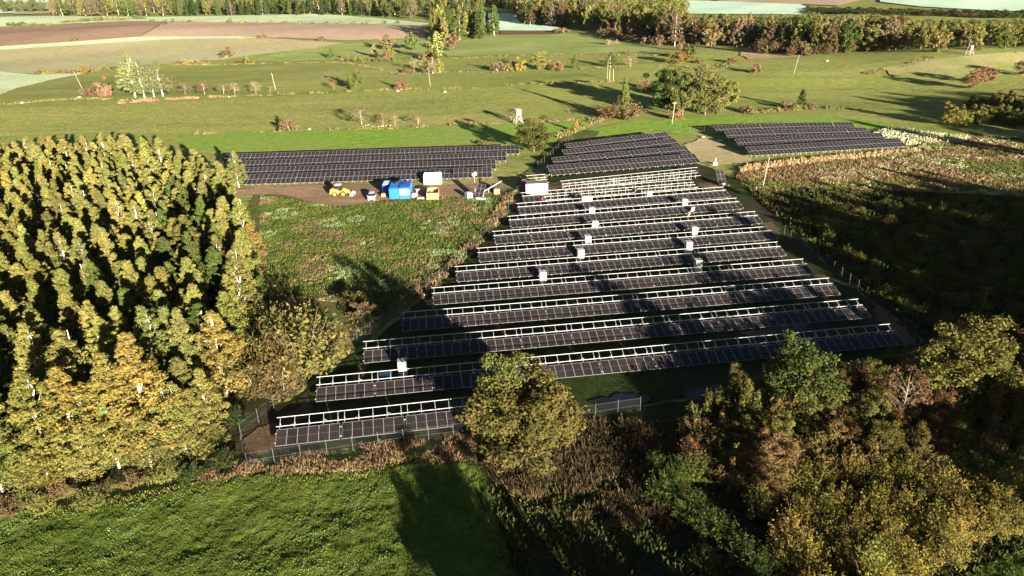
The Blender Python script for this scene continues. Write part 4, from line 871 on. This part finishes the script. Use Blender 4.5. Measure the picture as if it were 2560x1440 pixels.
# portable toilet
B=at(1311,474); t=empty('portable_toilet',(B[0],B[1],0),.1,'magenta portable toilet with a white roof beside the white office container','toilet')
m=MB(); m.box((0,0,1.05),(1.05,1.05,2.1),MAG); 
for s in(-1,1): m.box((s*.5,-.5,1.05),(.08,.08,2.1),MAG)
m.build('cabin',t); m=MB(); m.box((0,0,2.2),(1.2,1.2,.2),WHITE,taper=.85); m.build('roof',t); m=MB(); m.box((0,-.54,1.05),(.75,.04,1.85),MAG); m.build('door',t)
# big open skip made of orange planks
B=at(1082,501); t=empty('plank_skip',(B[0],B[1],0),R(3),'open-topped skip of orange planks filled with rubbish','skip')
m=MB(); W,Dp,Hh=2.6,4.6,1.7
for k in range(5): 
    z=.2+k*.33
    m.box((0,.05,z),(W,.08,.30),ORW); m.box((0,Dp-.05,z),(W,.08,.30),ORW)
    for s in(-1,1): m.box((s*W/2,Dp/2,z),(.08,Dp-.1,.30),ORW)
m.build('side_boards',t); m=MB(); m.box((0,Dp/2,.5),(W-.2,Dp-.2,.8),MUDM); m.build('floor',t)
m=MB()
for k in range(16): m.box((rng.uniform(-1,1),rng.uniform(.6,4),rng.uniform(.95,1.2)),(rng.uniform(.2,.7),rng.uniform(.2,.8),rng.uniform(.1,.35)),random.choice([CREAM,RED,GREYC,WOOD,WHITE,ORW]),rz=rng.uniform(0,3))
m.build('rubbish',t)
def crate(px,py,d,mat,lb,rz=.1,name='crate',cat='crate'):
    B=at(px,py); t=empty(name,(B[0],B[1],B[2]),rz,lb,cat); m=MB(); m.box((0,0,d[2]/2+.1),d,mat)
    for z in(.25,.6,.9):
        if z<d[2]: m.box((0,-d[1]/2-.015,z*d[2]+.1),(d[0],.03,.05),WOOD)
    m.build('box',t); m=MB()
    for x in(-1,0,1): m.box((x*d[0]*.42,0,.045),(.1,d[1],.09),WOOD)
    m.build('pallet',t); return t
crate(959,492,(.9,.9,.7),ORW,'small orange crate left of the blue containers'); crate(1037,493,(1.2,.8,.8),CREAM,'pale crate right of the blue containers'); crate(1242,485,(1.3,1.0,1.1),ORW,'orange crate with a pale top under the metal boom')
crate(1052,498,(1.6,.8,.35),GREYC,'low grey pallet stack in front of the pale crate')
B=at(1044,484); t=empty('cable_drum_table',(B[0],B[1],0),0,'round wooden cable drum used as a table behind the pale crate','table'); MB().bar((0,0,1.0),(0,0,1.08),1.3,WOOD,n=14).build('top',t); MB().bar((0,0,.08),(0,0,1.0),.5,WOOD,n=10).build('core',t); MB().bar((0,0,0),(0,0,.08),1.3,WOOD,n=14).build('base',t)
# generator / tank, tilted panel, light mast, boom
B=at(1172,496); t=empty('water_tank',(B[0],B[1],0),.5,'grey-blue plastic tank with rounded lid beside the light mast','tank'); m=MB(); m.box((0,0,.75),(1.5,1.6,1.1),TARP,taper=.92); m.box((0,0,1.4),(1.1,1.2,.25),TARP,taper=.7); m.build('body',t); m=MB(); m.box((0,0,.1),(1.5,1.6,.15),WOOD); m.build('pallet',t)
def tilted(px,py,nx,ny,lb,rz,tilt=R(42),zb=.7):
    B=at(px,py,zb); t=empty('panel_trailer',(B[0],B[1],B[2]),rz,lb,'solar trailer'); w_=nx*MW*.9
    for i in range(nx):
        for j in range(ny):
            o=obj('solar_panel',PANEL,t,((i-nx/2)*MW*.82,j*1.2*math.cos(tilt),zb+j*1.2*math.sin(tilt)),(tilt,0,0),(.8,.52,1))
    m=MB(); m.box((0,.8,.45),(1.3,1.6,.5),STEEL); m.bar((-.6,.1,0),(-.6,.1,zb),.07,STEEL); m.bar((.6,.1,0),(.6,.1,zb),.07,STEEL)
    for s in(-.6,.6): m.bar((s,1.5,.3),(s,ny*1.2*math.cos(tilt)-.1,zb+ny*1.2*math.sin(tilt)-.1),.07,STEEL)
    m.build('chassis',t)
    m=MB()
    for s in(-.75,.75): m.bar((s-.1,.9,.32),(s+.1,.9,.32),.64,BLACK,n=12)
    m.build('wheels',t); return t
tilted(1196,494,2,3,'solar trailer with a steep six-part panel at the foot of the light mast',-.35)
tilted(1806,458,2,3,'solar trailer with a small steep panel at the right end of the bare frames',.05)
B=at(1188,481); t=empty('light_mast',(B[0],B[1],0),0,'tall light mast with white floodlights in the site yard','light mast'); MB().bar((0,0,0),(0,0,4.3),.1,STEEL,n=8).build('mast',t)
m=MB()
for s,z in((-.35,4.35),(.35,4.35),(-.12,4.0),(.2,4.75)): m.box((s,-.1,z),(.42,.2,.34),WHITE)
m.build('floodlights',t)
m=MB(); m.bar((-2.6,0,.6),(2.2,1.2,2.3),.14,STEEL); m.bar((-1.4,.2,0),(-1.2,.3,1.1),.1,STEEL); B=at(1236,482); tag(m.build('metal_boom',None,loc=(B[0],B[1],0),rot=(0,0,.3)),'long pale metal boom slanting over the orange crate','boom')
m=MB(); m.bar((-1.0,0,.2),(1.0,0,1.9),.12,BLACK); m.box((.8,.3,.8),(1.3,1.1,1.2),BLACK,taper=.8); B=at(1228,476); tag(m.build('black_hopper',None,loc=(B[0],B[1],0)),'black hopper in the shade behind the metal boom','hopper')
B=at(1207,505); flat_thing('plastic_bundle',1207,500,(1.2,.7,.4),LIGHTBL,'pale plastic bundle in the weeds below the light mast','bundle')
B=at(1787,412); m=MB(); m.box((0,0,.35),(1.2,.8,.7),WHITE,taper=.7); m.bar((.1,0,.7),(.15,0,1.7),.12,WHITE); m.box((.15,0,1.6),(.25,.25,.3),WHITE,taper=.6); tag(m.build('pump_unit',None,loc=(B[0],B[1],B[2])),'white pump unit at the edge of the sand','pump')

# wheel loader
B=at(853,489); t=empty('wheel_loader',(B[0],B[1],0),R(-4),'yellow wheel loader with its bucket to the right on the dirt','wheel loader')
m=MB(); m.box((-1.45,0,1.25),(1.7,1.5,.8),YEL,taper=.92); m.box((-1.3,0,.8),(1.9,1.1,.5),YEL); m.box((.7,0,.9),(1.5,.9,.5),YEL); m.box((-2.25,0,.85),(.25,1.5,.6),YEL); m.build('body',t)
c=MB(); c.box((-.45,0,2.0),(1.0,1.15,1.0),DGLASS); 
for x in(-.95,.05):
    for y in(-.58,.58): c.bar((x,y,1.4),(x,y,2.6),.08,BLACK)
c.build('cab',t); c=MB(); c.box((-.45,0,2.66),(1.35,1.4,.14),CREAM); c.build('cab_roof',t)
for x in(-1.25,.75):
    for s in(-1,1):
        wh=MB(); wh.bar((x,s*.55,.6),(x,s*.98,.6),1.2,BLACK,n=16); o=wh.build('wheel',t); MB().bar((x,s*.96,.6),(x,s*1.0,.6),.7,YEL,n=12).build('rim',o)
a=MB()
for s in(-.4,.4): a.bar((.5,s,1.5),(1.6,s,1.25),.16,YEL,.24); a.bar((1.6,s,1.25),(2.35,s,.55),.15,YEL,.22)
a.bar((.6,0,1.2),(1.9,0,1.1),.12,BLACK); a.build('lift_arm',t)
b=MB(); b.box((2.45,0,.55),(.1,2.2,.95),STONE,ry=.35); b.box((2.85,0,.18),(.95,2.2,.09),STONE); 
for s in(-1.1,1.1): b.box((2.75,s,.45),(.75,.07,.6),STONE)
b.build('bucket',t)
# silver car, nose to the camera
B=at(930.5,497.5); t=empty('parked_car',(B[0],B[1],0),R(186),'silver hatchback parked on the dirt left of the blue containers','car')
def car_body():
    prof=[(-2.0,.35),(-2.02,.75),(-1.9,.95),(-1.75,1.0),(1.0,1.02),(1.35,.95),(1.95,.72),(2.05,.5),(2.0,.3)]   # y forward
    V=[];Fq=[];n=len(prof)
    for s,k in((-1,.86),(1,.86)):
        for y,z in prof: V.append((s*k*(1 if z>.4 else .97)*(.93 if abs(y)>1.9 else 1),y,z))
    for i in range(n): j=(i+1)%n; Fq.append((i,j,n+j,n+i))
    me=bpy.data.meshes.new('body'); me.from_pydata(V,[],[tuple(f) for f in Fq]+[tuple(range(n))[::-1],tuple(range(n,2*n))]); me.materials.append(SILV); return me
obj('body',car_body(),t)
def prism(name,lo,hi,mat,par):
    V=[(-lo[0],lo[1],lo[3]),(lo[0],lo[1],lo[3]),(lo[0],lo[2],lo[3]),(-lo[0],lo[2],lo[3]),(-hi[0],hi[1],hi[3]),(hi[0],hi[1],hi[3]),(hi[0],hi[2],hi[3]),(-hi[0],hi[2],hi[3])]
    m=MB(); m.quads(V,[(0,3,2,1),(4,5,6,7),(0,1,5,4),(1,2,6,5),(2,3,7,6),(3,0,4,7)],mat); return m.build(name,par)
prism('windows',(.80,-1.85,1.05,1.0),(.64,-1.5,.28,1.42),DGLASS,t); prism('roof',(.655,-1.55,.30,1.42),(.60,-1.45,.2,1.49),SILV,t)
for y in(-1.3,1.28):
    for s in(-1,1): w2=MB(); w2.bar((s*.68,y,.31),(s*.88,y,.31),.62,BLACK,n=14); w2.build('wheel',t)
for s in(-1,1): MB().box((s*.6,2.0,.62),(.34,.12,.16),WHITE).build('headlight',t); MB().box((s*.95,.75,1.02),(.18,.14,.13),SILV).build('mirror',t)
MB().box((0,2.03,.42),(.9,.08,.2),BLACK).build('grille',t)

# ------------------------------------------------------------------ people
def skin(name,pts,edges,rad,mat,parent=None,sub=1):
    me=bpy.data.meshes.new(name); me.from_pydata(pts,edges,[]); me.materials.append(mat); o=obj(name,me,parent)
    md=o.modifiers.new('skin','SKIN'); md.use_smooth_shade=True
    for v,r_ in zip(me.skin_vertices[0].data,rad): v.radius=(r_,r_)
    me.skin_vertices[0].data[0].use_root=True
    sb=o.modifiers.new('sub','SUBSURF'); sb.levels=sub; sb.render_levels=sub
    return o
def person(px,py,rz,jacket,trous,lb,bend=0.0,reach=.5,z0=None):
    B=at(px,py)
    def bd(p,k=1):           # bend the upper body forward (-y)
        x,y,z=p
        if z>.95: a=-bend*k; dz=z-.95; return (x,y+dz*math.sin(a),.95+dz*math.cos(a)+y*0)
        return p
    P=[];E_=[];Rr=[]
    def add(p,r_,par=None):
        P.append(bd(p)); Rr.append(r_); i=len(P)-1
        if par is not None: E_.append((par,i))
        return i
    pel=add((0,0,.95),.15); ab=add((0,-.01,1.13),.135,pel); ch=add((0,0,1.32),.155,ab); nk=add((0,0,1.48),.06,ch); jaw=add((0,-.015,1.56),.075,nk); hd=add((0,-.005,1.66),.098,jaw); tp=add((0,.005,1.74),.07,hd); nose=add((0,-.115,1.63),.014,hd)
    hands=[]
    for s in(-1,1):
        sh=add((s*.19,0,1.42),.066,ch); el=add((s*.27,-.10-reach*.1,1.18),.046,sh); wr=add((s*.22,-.28-reach*.2,1.08+reach*.12),.030,el); pm=add((s*.215,-.36-reach*.2,1.07+reach*.13),.036,wr); hands.append(pm)
        for k,(dx,L) in enumerate(((-.030,.075),(-.010,.085),(.010,.08),(.028,.062))):
            f=add((s*.215+dx,-.41-reach*.2,1.06+reach*.13),.010,pm); add((s*.215+dx*1.1,-.41-reach*.2-L*.6,1.03+reach*.13),.008,f)
        th=add((s*.215-s*.05,-.36-reach*.2,1.07+reach*.13),.011,pm); add((s*.215-s*.07,-.41-reach*.2,1.055+reach*.13),.009,th)
        hp=add((s*.10,0,.88),.098,pel); kn=add((s*.12,-.03+s*.04,.50),.062,hp); an=add((s*.13,.02+s*.05,.09),.042,kn); toe=add((s*.14,-.15+s*.05,.04),.040,an)
    o=skin('person',P,E_,Rr,SKIN); o.location=(B[0],B[1],B[2]+.0); o.rotation_euler=(0,0,rz); tag(o,lb,'person','workers on the site')
    def cl(name,lst,mat):
        pp=[bd(p) for p,_ in lst[0]]; skin(name,pp,lst[1],[r_ for _,r_ in lst[0]],mat,o)
    J=[((0,0,.86),.165),((0,0,.98),.165),((0,-.01,1.15),.155),((0,0,1.33),.175),((0,0,1.45),.09)]; JE=[(0,1),(1,2),(2,3),(3,4)]
    for s in(-1,1):
        k=len(J); J+= [((s*.195,0,1.42),.085),((s*.275,-.10-reach*.1,1.18),.064),((s*.225,-.26-reach*.2,1.085+reach*.12),.05)]; JE+=[(3,k),(k,k+1),(k+1,k+2)]
    cl('jacket',(J,JE),jacket)
    T=[((0,0,.93),.158)];TE=[]
    for s in(-1,1):
        k=len(T); T+=[((s*.10,0,.86),.112),((s*.12,-.03+s*.04,.50),.08),((s*.13,.02+s*.05,.12),.06)]; TE+=[(0,k),(k,k+1),(k+1,k+2)]
    cl('trousers',(T,TE),trous)
    hh=[((0,.02,1.70),.098),((0,.035,1.62),.085)]; cl('hair',(hh,[(0,1)]),HAIR)
    return o
p=person(1721,549,R(150),HIVIS,PINKW,'worker in a pale orange jacket standing between panel rows carrying a cardboard sheet',0.15,1)
q=MB(); q.box((0,0,0),(.85,.06,1.0),CREAM,rx=.3); B=at(1726,541); tag(q.build('cardboard_sheet',None,loc=(B[0]+.35,B[1]-.1,1.55),rot=(0,0,.5)),'cream cardboard sheet held by the worker between the rows','cardboard')
person(1357,511,R(200),RED,DKBLUE,'worker in a red jacket bending over the panels in front of the white container',.7,1)
person(1534,461,R(170),HIVIS,CREAM,'worker in orange and white standing among the bare frames',.3,.8)
for px,py in((1370,504),(1428,497),(1500,466),(1640,462),(1700,455)): pass

# ------------------------------------------------------------------ fences
WIRE=bpy.data.materials.new('fence_mesh'); WIRE.use_nodes=True; n_=WIRE.node_tree; b_=n_.nodes['Principled BSDF']; b_.inputs['Base Color'].default_value=(.12,.13,.12,1); b_.inputs['Alpha'].default_value=.025
def fence(pix,lb,h=1.9,step=2.5,zt=0):
    L=np.array([at(*q)[:2] for q in pix]); d=np.r_[0,np.cumsum(np.hypot(*np.diff(L,axis=0).T))]; n=max(2,int(d[-1]/step)+1); D=np.linspace(0,d[-1],n); X=np.interp(D,d,L[:,0]); Y=np.interp(D,d,L[:,1])
    t=empty('mesh_fence',(X[0],Y[0],0),0,lb,'fence'); 
    pm=shared('fpost',lambda:MB().bar((0,0,-.1),(0,0,h+.1),.05,FPOST,n=6).bar((0,0,h+.1),(0,-.12,h+.3),.04,FPOST).mesh('post'))
    for x,y in zip(X,Y): obj('post',pm,t,(x-X[0],y-Y[0],h1(x,y)))
    V=[];Fq=[]
    for x,y in zip(X,Y): V+=[(x-X[0],y-Y[0],h1(x,y)+.05),(x-X[0],y-Y[0],h1(x,y)+h)]
    for i in range(n-1): Fq.append((2*i,2*i+2,2*i+3,2*i+1))
    me=bpy.data.meshes.new('mesh_panel'); me.from_pydata(V,[],Fq); me.materials.append(WIRE); obj('mesh_panel',me,t)
    m=MB()
    for i in range(n-1):
        for z in(.1,h*.5,h): m.bar((X[i]-X[0],Y[i]-Y[0],h1(X[i],Y[i])+z),(X[i+1]-X[0],Y[i+1]-Y[0],h1(X[i+1],Y[i+1])+z),.012,FPOST)
    m.build('tension_wire',t)
fence([(620,1170),(780,1146),(960,1118),(1140,1096),(1195,1088)],'wire mesh fence with thin posts below the nearest row')
fence([(1432,1056),(1530,1040),(1600,1030)],'short wire mesh fence right of the big leafy tree')
fence([(620,1170),(600,1100),(660,1050),(730,985),(815,915),(880,868),(960,815),(1050,735),(1130,680),(1200,600),(1262,545),(1290,490),(1302,478)],'wire mesh fence along the left side of the near panel rows',step=3)
fence([(1960,590),(2000,620),(2080,680),(2180,760),(2230,800),(2285,848)],'wire mesh fence along the right side of the near panel rows')
fence([(1345,425),(1372,400),(1400,372),(1430,352)],'wire mesh fence at the left end of the middle panel field',step=3)
fence([(1690,330),(1720,332),(1760,334)],'few thin fence posts between the middle and right panel fields',step=3.4)
# ------------------------------------------------------------------ poles, stands, stones
def pole(px,py,ptop,lb,tiltpx=0,arm=True,mat=WOOD):
    B=at(px,py); h=height_for(B,ptop); dx=tiltpx*mpp(B); t=empty('utility_pole',tuple(B),0,lb,'pole'); MB().bar((0,0,-.2),(dx,0,h),.2,mat,r2=.14,n=8).build('pole',t)
    if arm: MB().bar((dx-.8,0,h-.35),(dx+.8,0,h-.35),.1,mat).build('crossarm',t)
pole(208,226,178,'leaning pale pole left of the birch clump',-12,False,CONC); pole(689,224,182,'thin pole standing alone in the left pasture',-4,False)
pole(1076,216,168,'tall thin pole in the middle of the pasture',-3,False,CONC); pole(1518,198,152,'tallest of the three poles in the pasture',1,False,CONC); pole(1524,203,172,'short middle one of the three poles',0,False); pole(1533,203,172,'short right one of the three poles',0,False)
pole(1680,310,255,'pole with a crossarm in front of the big tree group',4,True); pole(1984,186,137,'slanting pole in the right pasture',8,False,CONC); pole(2413,138,98,'slanting pole on the knoll beside the hunting stand',7,False,CONC); pole(1907,466,392,'tall pale pole in the fallow ground right of the panels',8,False,CONC)
pole(2447,800,715,'tall dark wooden pole in the shaded scrub',4,True,BARKB)
def stand(px,py,ptop,lb):
    B=at(px,py); h=height_for(B,ptop); t=empty('hunting_stand',tuple(B),.3,lb,'hunting stand'); m=MB(); w_=h*.19
    for a in(-1,1):
        for b in(-1,1): m.bar((a*w_*1.6,b*w_*1.6,-.1),(a*w_*.7,b*w_*.7,h*.6),.16,CONC)
    for b in(-1,1): m.bar((-w_*1.4,b*w_*1.4,h*.1),(w_*.9,b*w_*.9,h*.5),.1,CONC); m.bar((w_*1.4,b*w_*1.4,h*.1),(-w_*.9,b*w_*.9,h*.5),.1,CONC)
    m.build('legs',t); c=MB(); c.box((0,0,h*.76),(w_*1.7,w_*1.7,h*.36),WOOD); c.build('cabin',t); MB().box((0,-w_*.86,h*.82),(w_*.9,.04,h*.1),BLACK).build('window',t); MB().box((0,0,h*.965),(w_*2.1,w_*2.1,h*.05),WOOD,rx=.12).build('roof',t)
stand(1296,309,273,'pale wooden hunting stand on crossed legs at the field margin'); stand(2424,137,114,'white hunting stand on the far knoll')
def stones(lst,grp):
    for px,py,s,lb in lst:
        B=at(px,py); r=np.random.default_rng(int(px)); import bmesh
        bm=bmesh.new(); bmesh.ops.create_icosphere(bm,subdivisions=2,radius=s*mpp(B)/2)
        for v in bm.verts: v.co*=1+r.normal(0,.08); v.co.z*=.7
        me=bpy.data.meshes.new('boulder'); bm.to_mesh(me); bm.free(); me.materials.append(STONE); tag(obj('boulder',me,None,(B[0],B[1],B[2]+.1)),lb,'boulder',grp)
stones([(199,245,12,'white boulder below the leaning pole'),(1112,231,9,'pale boulder on the pasture margin right of the dark bare patch'),(995,228,9,'pale boulder at the foot of the red-brown bush'),(55,258,9,'pale boulder at the left end of the pasture margin'),(773,324,9,'pale boulder right of the rounded red-brown bush'),(573,243,5,'small boulder under the third small tree'),(2067,153,8,'pale boulder in the knoll hollow')],'boulders on the field margins')
stones([(px+rng.uniform(-3,3),316+rng.uniform(-3,2),rng.uniform(2.5,4.5),'small stone of the heap under the leafless brown tree') for px in np.linspace(905,990,12)],'stones of the heap')
B=at(1796,358); stones([(1757,344,10,'heap-like pale boulder at the top of the sand')],'boulders on the field margins')
# bare stalks of earth / debris heaps under the bare frames
for px,py,lb in((1390,478,'brown soil heap right of the white office container'),(1550,462,'pale debris heap under the bare frames'),(1790,466,'brown soil patch by the small solar trailer')):
    B=at(px,py); m=MB()
    for k in range(60): m.box((rng.normal(0,1.6),rng.normal(0,.7),rng.uniform(0,.12)),(rng.uniform(.2,.9),rng.uniform(.15,.4),rng.uniform(.08,.25)),random.choice([MUDM,MUDM,WOOD,GREYC]),rz=rng.normal(0,.5))
    tag(m.build('soil_heap',None,loc=(B[0],B[1],B[2]+.08),rot=(0,0,.15)),lb,'heap')
